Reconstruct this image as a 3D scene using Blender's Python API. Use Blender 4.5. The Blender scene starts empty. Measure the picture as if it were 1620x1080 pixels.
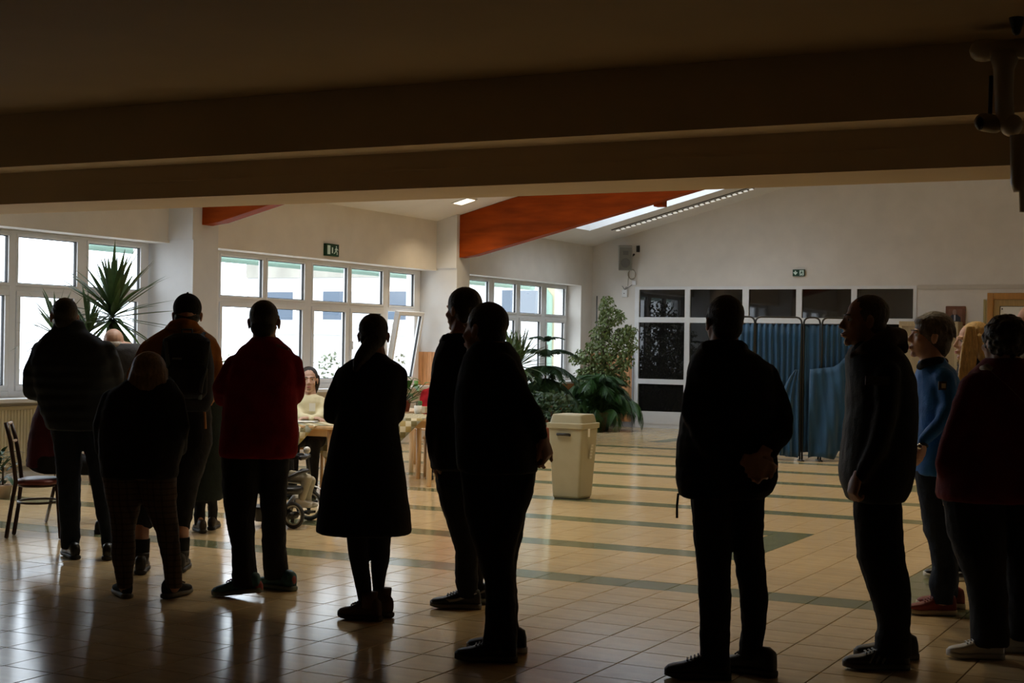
import bpy, bmesh, math, random
from mathutils import Vector, Matrix, noise
random.seed(7)
S = bpy.context.scene
C = bpy.context.collection
pi = math.pi
V = Vector

# ------------------------------------------------------------------ camera
FPX = 2386.74
PITCH, ROLL, YAW = math.radians(.16934), math.radians(.91413), math.radians(-27.1575)
CAM = V((0, 0, 1.5))
_cy, _sy = math.cos(YAW), math.sin(YAW)
FW = V((_sy*math.cos(PITCH), _cy*math.cos(PITCH), math.sin(PITCH)))
_r = V((_cy, -_sy, 0)); _u = _r.cross(FW)
RT = math.cos(ROLL)*_r + math.sin(ROLL)*_u
UP = -math.sin(ROLL)*_r + math.cos(ROLL)*_u
cam = bpy.data.objects.new('camera', bpy.data.cameras.new('camera')); C.objects.link(cam)
m3 = Matrix((RT, UP, -FW)).transposed()
cam.matrix_world = Matrix.Translation(CAM) @ m3.to_4x4()
cam.data.sensor_width = 36; cam.data.lens = FPX/1620*36
cam.data.clip_start = .05; cam.data.clip_end = 300
S.camera = cam
# ------------------------------------------------------------------ light
W = bpy.data.worlds.new('overcast_sky'); S.world = W; W.use_nodes = True
bg = W.node_tree.nodes['Background']; bg.inputs[0].default_value = (.80, .90, 1, 1); bg.inputs[1].default_value = 5.2
S.view_settings.view_transform = 'Standard'; S.view_settings.look = 'None'
S.view_settings.gamma = 1; S.view_settings.exposure = 0.0; S.view_settings.use_curve_mapping = False
def portal(name, loc, rot, sx, sy):
    l = bpy.data.lights.new(name, 'AREA'); l.shape = 'RECTANGLE'; l.size = sx; l.size_y = sy
    l.cycles.is_portal = True
    o = bpy.data.objects.new(name, l); o.location = loc; o.rotation_euler = rot; C.objects.link(o)
XW, XH, XP, YB = -12.231, -11.895, -11.532, 26.535
for y0, y1 in ((8.4, 14.1), (14.7, 20.5), (21.0, 26.0)):
    portal('window_portal', (XW-.12, (y0+y1)/2, 1.75), (0, -pi/2, 0), 1.75, y1-y0)

# ------------------------------------------------------------------ pixel helpers (a pixel gives a direction only)
def ray(x, y): return FW + RT*((x-810)/FPX) - UP*((y-540)/FPX)
def flo(x, y, z=0.0):
    d = ray(x, y); return CAM + d*((z-CAM.z)/d.z)
def onx(x, y, X):
    d = ray(x, y); return CAM + d*((X-CAM.x)/d.x)
def ony(x, y, Y):
    d = ray(x, y); return CAM + d*((Y-CAM.y)/d.y)
FH = V((FW.x, FW.y, 0)).normalized(); RH = V((FH.y, -FH.x, 0)); ZZ = V((0, 0, 1))

# ------------------------------------------------------------------ materials
MATS = {}
def mat(name, col, rough=.6, metal=0, spec=.5, var=0.0, vscale=8, bump=0.0, bscale=60, rand=0.0, coat=0, sheen=0, stretch=None):
    if name in MATS: return MATS[name]
    m = bpy.data.materials.new(name); m.use_nodes = True; nt = m.node_tree; N = nt.nodes; L = nt.links
    b = N['Principled BSDF']
    b.inputs['Base Color'].default_value = (*col, 1); b.inputs['Roughness'].default_value = rough
    b.inputs['Metallic'].default_value = metal; b.inputs['Specular IOR Level'].default_value = spec
    b.inputs['Coat Weight'].default_value = coat
    b.inputs['Sheen Weight'].default_value = sheen
    tc = N.new('ShaderNodeTexCoord'); src = tc.outputs['Object']
    if stretch:
        mp = N.new('ShaderNodeMapping'); mp.inputs['Scale'].default_value = stretch
        L.new(src, mp.inputs[0]); src = mp.outputs[0]
    if var or rand:
        n = N.new('ShaderNodeTexNoise'); n.inputs['Scale'].default_value = vscale; n.inputs['Detail'].default_value = 5
        L.new(src, n.inputs['Vector'])
        r = N.new('ShaderNodeMapRange'); r.inputs[3].default_value = 1-var; r.inputs[4].default_value = 1+var
        r.inputs[1].default_value = .3; r.inputs[2].default_value = .7
        L.new(n.outputs[0], r.inputs[0]); out = r.outputs[0]
        if rand:
            oi = N.new('ShaderNodeObjectInfo'); r2 = N.new('ShaderNodeMapRange')
            r2.inputs[3].default_value = 1-rand; r2.inputs[4].default_value = 1+rand
            L.new(oi.outputs['Random'], r2.inputs[0])
            mm = N.new('ShaderNodeMath'); mm.operation = 'MULTIPLY'
            L.new(out, mm.inputs[0]); L.new(r2.outputs[0], mm.inputs[1]); out = mm.outputs[0]
        mx = N.new('ShaderNodeVectorMath'); mx.operation = 'SCALE'; mx.inputs[0].default_value = col
        L.new(out, mx.inputs['Scale']); L.new(mx.outputs[0], b.inputs['Base Color'])
    if bump:
        n2 = N.new('ShaderNodeTexNoise'); n2.inputs['Scale'].default_value = bscale; n2.inputs['Detail'].default_value = 4
        L.new(src, n2.inputs['Vector'])
        bp = N.new('ShaderNodeBump'); bp.inputs['Strength'].default_value = bump; bp.inputs['Distance'].default_value = .01
        L.new(n2.outputs[0], bp.inputs['Height']); L.new(bp.outputs[0], b.inputs['Normal'])
    MATS[name] = m; return m
def glassmat(name, tint=(1, 1, 1), refl=1.0):
    m = bpy.data.materials.new(name); m.use_nodes = True; nt = m.node_tree; N = nt.nodes; L = nt.links
    N.remove(N['Principled BSDF'])
    t = N.new('ShaderNodeBsdfTransparent'); t.inputs[0].default_value = (*tint, 1)
    g = N.new('ShaderNodeBsdfGlossy'); g.inputs['Roughness'].default_value = .01; g.inputs[0].default_value = (refl, refl, refl, 1)
    f = N.new('ShaderNodeLayerWeight'); f.inputs[0].default_value = .5
    pw_ = N.new('ShaderNodeMath'); pw_.operation = 'POWER'; pw_.inputs[1].default_value = 4.5; L.new(f.outputs['Facing'], pw_.inputs[0])
    ma = N.new('ShaderNodeMath'); ma.operation = 'MULTIPLY_ADD'; ma.inputs[1].default_value = .9; ma.inputs[2].default_value = .04; L.new(pw_.outputs[0], ma.inputs[0])
    x = N.new('ShaderNodeMixShader'); L.new(ma.outputs[0], x.inputs[0]); L.new(t.outputs[0], x.inputs[1]); L.new(g.outputs[0], x.inputs[2])
    L.new(x.outputs[0], N['Material Output'].inputs[0]); return m
def emit(name, col, s):
    m = bpy.data.materials.new(name); m.use_nodes = True; b = m.node_tree.nodes['Principled BSDF']
    b.inputs['Emission Color'].default_value = (*col, 1); b.inputs['Emission Strength'].default_value = s
    b.inputs['Base Color'].default_value = (*col, 1); return m
M_wall = mat('cream_plaster', (.77, .725, .665), .85, var=.04, vscale=3, bump=.15, bscale=40)
M_white = mat('white_plaster', (.70, .70, .70), .85, var=.03, vscale=4, bump=.1)
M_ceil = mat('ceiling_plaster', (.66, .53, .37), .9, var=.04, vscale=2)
M_low = mat('darkened_ceiling_paint', (.26, .18, .09), .9, var=.04, vscale=2)  # gloom of the low zone put into the ceiling colour
M_zone = mat('darkened_wall_paint', (.26, .20, .14), .9, var=.04, vscale=2)  # unseen walls darkened in colour so less light bounces into the low zone
M_roof = mat('roof_plaster', (.82, .79, .74), .9, var=.03, vscale=2)
M_pvc = mat('white_pvc', (.80, .80, .80), .35, var=.02)
M_gasket = mat('black_gasket', (.02, .02, .02), .6)
M_glass = glassmat('window_glass')
M_pine = mat('pine_cladding', (.62, .30, .12), .5, var=.22, vscale=5, rand=.15, stretch=(6, 6, .7), bump=.1)
M_glulam = mat('glulam_timber', (.30, .046, .001), .6, spec=.15, var=.25, vscale=3, stretch=(.6, 4, 4), bump=.08)
M_tile = mat('beige_floor_tile', (.68, .50, .265), .15, spec=.4, var=.10, vscale=5, rand=.05, stretch=(1, 3, 1))
M_tileg = mat('green_floor_tile', (.19, .20, .10), .15, spec=.4, var=.12, vscale=6, rand=.06)
M_grout = mat('grout', (.045, .030, .018), .9)
M_darkglass = mat('dark_interior_glass', (.012, .011, .010), .03, spec=.6)
M_grey = mat('grey_skirting', (.34, .34, .36), .5)
M_pipe = mat('painted_pipe', (.42, .36, .28), .35)
M_black = mat('black_plastic', (.012, .012, .013), .4)
M_beech = mat('beech_wood', (.68, .44, .22), .42, var=.12, vscale=4, stretch=(5, 5, .6))
M_chrome = mat('chrome', (.7, .7, .7), .2, 1)

# ------------------------------------------------------------------ mesh builder
class MB:
    def __init__(s): s.v = []; s.f = []
    def add(s, vs, fs):
        o = len(s.v); s.v += [V(p) for p in vs]; s.f += [tuple(i+o for i in f) for f in fs]; return s
    def box(s, a, b, M=None):
        x0, y0, z0 = (min(a[i], b[i]) for i in range(3)); x1, y1, z1 = (max(a[i], b[i]) for i in range(3))
        vs = [V(p) for p in ((x0,y0,z0),(x1,y0,z0),(x1,y1,z0),(x0,y1,z0),(x0,y0,z1),(x1,y0,z1),(x1,y1,z1),(x0,y1,z1))]
        if M: vs = [M @ p for p in vs]
        return s.add(vs, [(0,3,2,1),(4,5,6,7),(0,1,5,4),(1,2,6,5),(2,3,7,6),(3,0,4,7)])
    def loft(s, secs, n=18, e=2.0):           # secs: (centre, half-vector u, half-vector v)
        vs = []
        for c, u, w in secs:
            for k in range(n):
                a = 2*pi*k/n; ca, sa = math.cos(a), math.sin(a)
                ca = math.copysign(abs(ca)**(2/e), ca); sa = math.copysign(abs(sa)**(2/e), sa)
                vs.append(c+u*ca+w*sa)
        fs = []
        for j in range(len(secs)-1):
            for k in range(n):
                fs.append((j*n+k, j*n+(k+1) % n, (j+1)*n+(k+1) % n, (j+1)*n+k))
        fs.append(tuple(range(n-1, -1, -1))); fs.append(tuple((len(secs)-1)*n+k for k in range(n)))
        return s.add(vs, fs)
    def tube(s, pts, r, n=10, caps=True):
        pts = [V(p) for p in pts]; rs = r if isinstance(r, (list, tuple)) else [r]*len(pts)
        secs = []; prev = None
        for i, p in enumerate(pts):
            t = (pts[min(i+1, len(pts)-1)]-pts[max(i-1, 0)])
            if t.length < 1e-9: t = V((0, 0, 1))
            t.normalize()
            if prev is None:
                h = V((0, 0, 1)) if abs(t.z) < .9 else V((1, 0, 0)); u = t.cross(h).normalized()
            else:
                u = (prev-t*prev.dot(t))
                u = u.normalized() if u.length > 1e-6 else t.orthogonal().normalized()
            prev = u; secs.append((p, u*rs[i], t.cross(u)*rs[i]))
        return s.loft(secs, n)
    def caps(s, p, r, q, r2, n=12):           # tapered capsule
        p, q = V(p), V(q); t = q-p; L = t.length
        t = t/L if L > 1e-6 else V((0, 0, 1)); u = t.orthogonal().normalized(); w = t.cross(u); secs = []
        for a in (-85, -55, -25, 0): 
            a = math.radians(a); secs.append((p+t*(r*math.sin(a)), u*r*math.cos(a), w*r*math.cos(a)))
        for a in (0, 25, 55, 85):
            a = math.radians(a); secs.append((q+t*(r2*math.sin(a)), u*r2*math.cos(a), w*r2*math.cos(a)))
        return s.loft(secs, n)
    def chain(s, nodes, n=12):                # nodes: (point, radius)
        for (p, r), (q, r2) in zip(nodes, nodes[1:]): s.caps(p, r, q, r2, n)
        return s
    def ell(s, c, r, M=None, n=16, k=10):
        c = V(c); secs = []
        for j in range(k+1):
            a = -pi/2*.985+pi*.985*j/k
            secs.append((c+V((0, 0, r[2]*math.sin(a))), V((r[0]*math.cos(a), 0, 0)), V((0, r[1]*math.cos(a), 0))))
        o = len(s.v); s.loft(secs, n)
        if M:
            for i in range(o, len(s.v)): s.v[i] = M @ s.v[i]
        return s
    def lathe(s, prof, c=(0, 0, 0), n=24):
        c = V(c); return s.loft([(c+V((0, 0, z)), V((r, 0, 0)), V((0, r, 0))) for r, z in prof], n)
    def xf(s, M):
        s.v = [M @ p for p in s.v]; return s
def worldloc(o):
    l = V((0, 0, 0))
    while o is not None: l += o.location; o = o.parent
    return l
def link(name, me, parent=None, m=None):
    o = bpy.data.objects.new(name, me); C.objects.link(o)
    if m is not None and me is not None and not me.materials: me.materials.append(m)
    if parent is not None: o.parent = parent
    return o
def build(name, mb, m, parent=None, smooth=False, local=False):
    me = bpy.data.meshes.new(name)
    off = V((0, 0, 0)) if (local or parent is None) else worldloc(parent)
    me.from_pydata([tuple(p-off) for p in mb.v], [], mb.f)
    bm = bmesh.new(); bm.from_mesh(me); bmesh.ops.recalc_face_normals(bm, faces=bm.faces); bm.to_mesh(me); bm.free()
    if smooth: me.polygons.foreach_set('use_smooth', [True]*len(me.polygons))
    me.update(); return link(name, me, parent, m)
_tex = {}
def clouds(sc):
    if sc not in _tex:
        t = bpy.data.textures.new('cloth_folds', 'CLOUDS'); t.noise_scale = sc; t.noise_depth = 2; _tex[sc] = t
    return _tex[sc]
def soft(name, mb, m, parent, voxel=.012, it=6, disp=0, dsc=.1, local=False):
    o = build(name, mb, m, parent, local=local)
    r = o.modifiers.new('skin', 'REMESH'); r.mode = 'VOXEL'; r.voxel_size = voxel; r.use_smooth_shade = True
    q = o.modifiers.new('relax', 'SMOOTH'); q.factor = .5; q.iterations = it
    if disp:
        d = o.modifiers.new('folds', 'DISPLACE'); d.texture = clouds(dsc); d.texture_coords = 'GLOBAL'; d.strength = disp; d.mid_level = .5
    return o
def bevel(o, w, seg=2):
    b = o.modifiers.new('edge', 'BEVEL'); b.width = w; b.segments = seg; b.limit_method = 'ANGLE'; return o
def thing(name, label, cat, loc, group=None, rotz=0):
    o = bpy.data.objects.new(name, None); C.objects.link(o); o.location = loc; o.rotation_euler = (0, 0, rotz)
    o.empty_display_size = .1; o['label'] = label; o['category'] = cat
    if group: o['group'] = group
    return o
def tag(o, label, cat, group=None):
    o['label'] = label; o['category'] = cat
    if group: o['group'] = group
    return o
def struct(o, label=None, cat=None):
    o['kind'] = 'structure'
    if label: o['label'] = label
    if cat: o['category'] = cat
    return o
def B(*boxes):
    mb = MB()
    for a, b in boxes: mb.box(a, b)
    return mb

# ================================================================== STRUCTURE
# ---- floor with real tiles
floor = struct(build('floor', B(((-12.6, -4, -.12), (3.6, 26.8, -.006))), M_grout), 'beige tiled hall floor with rows of green tiles', 'floor')
TX, TY, X0, Y0 = .299, .306, -3.41, 8.16
def green(i, j):
    xc, yc = X0+(i+.5)*TX, Y0+(j+.5)*TY
    if j < 2: return False
    gapx = -3.41 < xc < -2.22
    if (j-2) % 5 == 0 and yc < 21.6:
        if gapx and 9.5 < yc < 12.5: return False
        return True
    if -3.72 < xc < -3.41 and 10.3 < yc < 12.15: return True
    if -2.22 < xc < -1.92 and 9.0 < yc < 12.15: return True
    if -3.72 < xc < -3.41 and 16.4 < yc < 18: return True
    if -9.1 < xc < -8.79 and 22.5 < yc < 24.0: return True
    return False
def inview(x, y):
    d = V((x, y, 0))-CAM; w = d.dot(FW)
    if w < 1: return None
    px, py = 810+FPX*d.dot(RT)/w, 540-FPX*d.dot(UP)/w
    return (px, py, w)
cells = []
for i in range(-31, 24):
    for j in range(-40, 61):
        x, y = X0+(i+.5)*TX, Y0+(j+.5)*TY
        if x < -12.2 or x > 3.4 or y > 26.5: continue
        q = inview(x, y); vis = q and -40 < q[0] < 1660 and q[1] < 1100
        cells.append((0 if vis else 1, q[2] if vis else 0, i, j))
cells.sort()
def tilemesh(name, m):
    hx, hy, g = TX/2-.0028, TY/2-.0028, .0015; mb = MB()
    vs = [(-hx,-hy,-.008),(hx,-hy,-.008),(hx,hy,-.008),(-hx,hy,-.008)]+[(-hx,-hy,-.0015),(hx,-hy,-.0015),(hx,hy,-.0015),(-hx,hy,-.0015)]+[(-hx+g,-hy+g,0),(hx-g,-hy+g,0),(hx-g,hy-g,0),(-hx+g,hy-g,0)]
    fs = [(8,9,10,11)]
    for k in range(4):
        fs += [(k,(k+1)%4,4+(k+1)%4,4+k),(4+k,4+(k+1)%4,8+(k+1)%4,8+k)]
    mb.add(vs, fs); me = bpy.data.meshes.new(name); me.from_pydata([tuple(p) for p in mb.v], [], mb.f); me.materials.append(m); return me
tm = [tilemesh('tile', M_tile), tilemesh('tile', M_tileg)]
rest = [MB(), MB()]
for n, (vis, d, i, j) in enumerate(cells):
    x, y = X0+(i+.5)*TX, Y0+(j+.5)*TY; g = int(green(i, j))
    if n < 300:
        o = link('tile', tm[g], floor); o.location = (x, y, random.uniform(-.0006, .0002))
    else:
        hx, hy = TX/2-.0028, TY/2-.0028; z = random.uniform(-.0006, .0002)
        rest[g].add([(x-hx,y-hy,z),(x+hx,y-hy,z),(x+hx,y+hy,z),(x-hx,y+hy,z),(x-hx,y-hy,-.007),(x+hx,y-hy,-.007),(x+hx,y+hy,-.007),(x-hx,y+hy,-.007)],
                    [(0,1,2,3),(0,4,5,1),(1,5,6,2),(2,6,7,3),(3,7,4,0)])
for g in (0, 1):
    o = build('tile_field', rest[g], (M_tile, M_tileg)[g], floor); o['kind'] = 'stuff'
# ---- hall roof, walls
def rz(x): return 3.44+.263*(x+11.9)
RX = -5.0
SKY = [(-11.25, -8.4, 23.0, 24.95), (-9.6, -6.6, 16.2, 18.9), (-9.6, -6.6, 9.8, 12.6)]
def roofmesh():
    mb = MB(); xs = sorted({-12.5, RX, *[a for s in SKY for a in s[:2]]}); ys = sorted({8.5, 26.8, *[a for s in SKY for a in s[2:]]})
    for xa, xb in zip(xs, xs[1:]):
        for ya, yb in zip(ys, ys[1:]):
            if any(s[0] <= (xa+xb)/2 <= s[1] and s[2] <= (ya+yb)/2 <= s[3] for s in SKY): continue
            mb.add([(xa,ya,rz(xa)),(xb,ya,rz(xb)),(xb,yb,rz(xb)),(xa,yb,rz(xa))], [(0,1,2,3)])
    zr = rz(RX); mb.add([(RX,8.5,zr),(3.6,8.5,zr-.263*(3.6-RX)),(3.6,26.8,zr-.263*(3.6-RX)),(RX,26.8,zr)], [(0,1,2,3)])
    return mb
roof = struct(build('ceiling', roofmesh(), M_roof), 'sloping white plaster hall ceiling with skylight opening', 'ceiling')
for k, (xa, xb, ya, yb) in enumerate(SKY):
    mb = MB(); h = 1.1
    c = [(xa,ya),(xb,ya),(xb,yb),(xa,yb)]
    for q in range(4):
        (ax, ay), (bx, by) = c[q], c[(q+1) % 4]
        mb.add([(ax,ay,rz(ax)),(bx,by,rz(bx)),(bx,by,rz(bx)+h),(ax,ay,rz(ax)+h)], [(0,1,2,3)])
    o = struct(build('window_%d' % (k+10), mb, M_white), ('skylight shaft in the sloping ceiling behind the long timber beam', 'skylight shaft in the ceiling of the middle bay', 'skylight shaft in the ceiling of the nearest bay')[k], 'skylight')
    pm = MB().add([(xa,ya,rz(xa)+h),(xb,ya,rz(xb)+h),(xb,yb,rz(xb)+h),(xa,yb,rz(xa)+h)], [(0,1,2,3)])
    build('pane', pm, M_glass, o)
    portal('skylight_portal', ((xa+xb)/2, (ya+yb)/2, rz((xa+xb)/2)+h+.35), (0, -math.atan(.263), 0), xb-xa, yb-ya)
# window wall
WZ0, WZ1 = .86, 2.665
wl = MB()
wl.box((-12.45, 8.2, WZ1), (XH, 26.6, 3.75))
wl.box((-12.45, 8.2, 0), (XH-.09, 26.6, WZ0-.04))
wl.box((-12.45, 26.03, 0), (XH, 26.6, WZ1))
wall_left = struct(build('wall_left', wl, M_wall), 'cream plaster window wall with header band', 'wall')
for k, (a, b) in enumerate(((7.78, 8.2), (14.171, 14.636), (20.558, 20.972))):
    mb = B(((-12.45, a, 0), (XP, b, 2.70)), ((-12.45, a-.02, 2.70), (XP, b, 3.62)))
    struct(build('wall_pier_%d' % (k+1), mb, M_white), ('white pier beside the low ceiling', 'white pier between the left and middle window bays', 'white pier under the long timber beam')[k], 'pier')
for k, (a, b) in enumerate(((8.2, 14.171), (14.636, 20.558), (20.972, 26.03))):
    struct(build('trim_%d' % (k+1), B(((XW-.02, a, WZ0-.04), (XH+.06, b, WZ0))), M_pvc), ('white window sill under the left window bay', 'white window sill under the middle window bay', 'white window sill under the right window bay')[k], 'sill')
# back wall with glazed screen openings
GX = [(-10.915, -9.995), (-9.895, -8.875), (-8.755, -7.866), (-7.761, -6.866), (-6.765, -5.78)]
GZ = [(2.085, 2.605), (.92, 1.985), (.31, .825)]
gx0, gx1, gz1 = -11.0, -5.72, 2.66
DX0, DX1, DZ1 = -4.53, -3.1, 2.53
bw = MB()
bw.box((-12.6, YB, 0), (gx0, YB+.3, 6)); bw.box((gx0, YB, gz1), (DX0, YB+.3, 6)); bw.box((gx1, YB, 0), (DX0, YB+.3, gz1))
bw.box((DX0, YB, DZ1), (DX1, YB+.3, 6)); bw.box((DX1, YB, 0), (3.7, YB+.3, 6))
wall_back = struct(build('wall_back', bw, M_wall), 'cream plaster back wall under the sloping roof', 'wall')
wf = MB()
for z0, z1 in ((0, .31), (.825, .92), (1.985, 2.085), (2.605, 2.66)): wf.box((gx0, YB-.01, z0), (gx1, YB+.08, z1))
ex = [gx0]+[a for g in GX for a in g]+[gx1]
for a, b in zip(ex[0::2], ex[1::2]): wf.box((a, YB-.012, 0), (b, YB+.08, 2.66))
scr = struct(build('window_4', wf, M_pvc), 'white framed indoor glazed screen with dark glass', 'window')
for xa, xb in GX:
    for za, zb in GZ:
        build('pane', B(((xa-.01, YB+.03, za-.01), (xb+.01, YB+.04, zb+.01))), M_darkglass, scr)
    build('panel', B(((xa, YB-.018, .075), (xb, YB, .262))), M_pvc, scr)
# wooden cladding planks + skirting
def planks(parent, fn, n, m=M_pine):
    for k in range(n):
        o = build('plank', fn(k), m, parent)
pw = .0895
planks(wall_back, lambda k: B(((XH+k*pw+.003, YB-.025, .10), (XH+(k+1)*pw-.003, YB, 1.385+.002*(k % 3)))), 10)
planks(wall_left, lambda k: B(((XH-.09, 20.99+k*pw+.003, .10), (XH-.062, 20.99+(k+1)*pw-.003, WZ0-.05))), 56)
planks(wall_left, lambda k: B(((XW+.04+k*.083, 20.535, .10), (XW+.04+k*.083+.078, 20.556, 1.385))), 8)
struct(build('baseboard_back', B(((XH, YB-.03, 0), (gx0, YB, .09))), M_grey), 'grey skirting below the pine cladding on the back wall', 'skirting')
struct(build('baseboard_left', B(((XH-.09, 20.98, 0), (XH-.055, 26.5, .09))), M_grey), 'grey skirting below the right window bay', 'skirting')
# corner strip
struct(build('trim_4', B(((gx0-.03, YB-.035, 0), (gx0+.0, YB, 1.39))), M_grey), 'grey metal edge strip beside the pine cladding', 'trim')
struct(build('wall_side', B(((-12.45, -4, 0), (XW+.05, 7.78, 3.3))), M_zone), 'darkened brown side wall under the low ceiling', 'wall')
struct(build('wall_flank', B(((3.5, -4, 0), (3.7, 8.2, 3.3))), M_zone), 'darkened brown right wall under the low ceiling', 'wall')
# right and rear walls, low ceiling zone
struct(build('wall_right', B(((3.5, 8.2, 0), (3.7, 26.8, 6))), M_wall), 'cream right wall', 'wall')
struct(build('wall_front', B(((-12.6, -4.2, 0), (3.7, -4, 3.3))), M_zone), 'darkened brown wall behind the viewer', 'wall')
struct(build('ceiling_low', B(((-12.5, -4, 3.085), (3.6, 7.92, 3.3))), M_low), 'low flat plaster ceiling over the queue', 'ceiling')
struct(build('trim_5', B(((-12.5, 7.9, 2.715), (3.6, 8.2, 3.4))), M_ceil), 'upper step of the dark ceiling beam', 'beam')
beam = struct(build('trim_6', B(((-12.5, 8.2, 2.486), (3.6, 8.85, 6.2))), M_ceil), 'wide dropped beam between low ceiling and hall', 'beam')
build('cover_strip', B(((-12.5, 8.196, 2.60), (3.6, 8.2, 2.612))), M_ceil, beam)

# ---- wooden door at the right end of the back wall
M_door = mat('orange_door_wood', (.50, .23, .05), .42, var=.15, vscale=4, stretch=(5, 5, .6))
M_paper = mat('white_paper', (.85, .82, .74), .8)
df = MB()
df.box((DX0, YB-.03, 0), (DX0+.1, YB+.1, DZ1)); df.box((DX1-.1, YB-.03, 0), (DX1, YB+.1, DZ1)); df.box((DX0+.1, YB-.03, DZ1-.11), (DX1-.1, YB+.1, DZ1))
door = struct(build('door_1', df, M_door), 'orange wooden door frame with glazed door in the back wall', 'door'); bevel(door, .008)
lf = MB()
for a, b in (((DX0+.1, 0), (DX0+.2, DZ1-.11)), ((DX1-.2, 0), (DX1-.1, DZ1-.11)), ((DX0+.2, DZ1-.22), (DX1-.2, DZ1-.11)), ((DX0+.2, 0), (DX1-.2, .9))):
    lf.box((a[0], YB+.0, a[1]), (b[0], YB+.06, b[1]))
leaf = build('leaf', lf, mat('yellow_door_wood', (.42, .27, .09), .45, var=.12, stretch=(5, 5, .6)), door)
build('pane', B(((DX0+.2, YB+.03, .9), (DX1-.2, YB+.04, DZ1-.22))), M_darkglass, leaf)
pp = build('paper', B(((DX0+.21, YB+.022, 1.5), (DX1-.3, YB+.026, DZ1-.23))), M_paper, leaf)
for xx in (DX0+.24, DX1-.33): build('pin', MB().ell((xx, YB+.02, DZ1-.27), (.012, .006, .012)), M_black, pp)
struct(build('wall_corridor', B(((DX0-.3, YB+.3, 0), (DX1+.3, YB+.4, 3))), M_wall), 'corridor wall behind the door', 'wall')

# ---- windows of the left wall
def window(name, label, y0, y1, panes, tilt=None):
    f = MB(); xa, xb = XW-.04, XW+.04; zt0, zt1, zl0, zl1 = 2.092, 2.598, .99, 1.955
    f.box((xa, y0, WZ0), (xb, y1, .93)); f.box((xa, y0, 2.62), (xb, y1, WZ1)); f.box((xa, y0, 2.0), (xb, y1, 2.062))
    ed = [y0]+[a for p in panes for a in p]+[y1]
    for a, b in zip(ed[0::2], ed[1::2]):
        c0, c1 = (a, b-.025) if a == y0 else ((a+.025, b) if b == y1 else (a+.025, b-.025))
        f.box((xa-.003, c0, WZ0+.003), (xb+.003, c1, WZ1-.003))
    o = struct(build(name, f, M_pvc), label, 'window'); bevel(o, .006)
    def sash(p0, p1, z0, z1, piv=None, wd=.03, handle=False):
        s = MB(); a0, a1 = p0-wd+.004, p1+wd-.004; b0, b1 = z0-wd, z1+wd; x0, x1 = XW-.03, XW+.052
        for bb in (((x0,a0,b0),(x1,a1,z0)), ((x0,a0,z1),(x1,a1,b1)), ((x0,a0,z0),(x1,p0,z1)), ((x0,p1,z0),(x1,a1,z1))): s.box(*bb)
        gk = MB()
        for bb in (((XW,p0,z0),(XW+.03,p0+.008,z1)), ((XW,p1-.008,z0),(XW+.03,p1,z1)), ((XW,p0,z1-.008),(XW+.03,p1,z1)), ((XW,p0,z0),(XW+.03,p1,z0+.008))): gk.box(*bb)
        pn = MB().box((XW-.005, p0, z0), (XW+.005, p1, z1)); hd = MB()
        if handle: hd.box((x1, a0+.01, (z0+z1)/2-.06), (x1+.035, a0+.03, (z0+z1)/2+.06))
        if piv:
            R = Matrix.Translation((XW+.05, 0, b0)) @ Matrix.Rotation(math.radians(piv), 4, 'Y') @ Matrix.Translation((-XW-.05, 0, -b0))
            for q in (s, gk, pn, hd): q.xf(R)
        q = build('sash', s, M_pvc, o); bevel(q, .005); build('gasket', gk, M_gasket, q); build('pane', pn, M_glass, q)
        if hd.v: build('handle', hd, M_pvc, q)
    for k, (p0, p1) in enumerate(panes):
        sash(p0, p1, zt0, zt1)
        sash(p0+.04, p1-.04, zl0, zl1, 10 if k == tilt else None, .06, k in (2, 4))
    return o
window('window_1', 'left white window bay behind the man in the padded jacket', 8.2, 14.15, [(8.45, 9.4), (9.55, 10.5), (10.8, 11.91), (12.05, 12.94), (13.12, 14.0)])
window('window_2', 'middle white window bay with one sash tilted open', 14.64, 20.55, [(14.75, 15.38), (15.53, 16.42), (16.53, 17.39), (17.59, 18.47), (18.57, 19.44), (19.63, 20.36)], tilt=5)
window('window_3', 'right white window bay above the potted plants', 20.98, 26.02, [(21.1, 21.95), (22.1, 22.85), (23.04, 23.89), (24.04, 24.91), (25.12, 25.94)])

# ---- glulam beams
def glulam(label, y, x1, zb, lenx):
    zt = lambda x: rz(x)-.005
    a, b = y-.1, y+.1; mb = MB(); xs = XP; xe = XP+lenx
    sl = .247
    pts = [(xs, zb), (xs+.25, zb+.03), (xe, zb+.03+sl*(lenx-.25)), (xe, zt(xe)), (xs, zt(xs))]
    vs = [(x, a, z) for x, z in pts]+[(x, b, z) for x, z in pts]; n = len(pts)
    fs = [tuple(range(n)), tuple(range(2*n-1, n-1, -1))]+[(k, (k+1) % n, n+(k+1) % n, n+k) for k in range(n)]
    o = tag(build('timber_beam', mb.add(vs, fs), M_glulam), label, 'beam', 'timber roof beams'); bevel(o, .008); return o
glulam('long orange-brown timber roof beam above the right window bay', 20.72, 0, 2.868, 6.4)
glulam('short visible end of orange-brown timber beam above the left windows', 14.42, 0, 2.885, 6.4)
o = build('roof_purlin', B(((-8.36, 20.82, 3.60), (-8.22, 21.0, 3.75))), M_glulam); tag(o, 'small timber block showing beside the skylight', 'beam')

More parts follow.
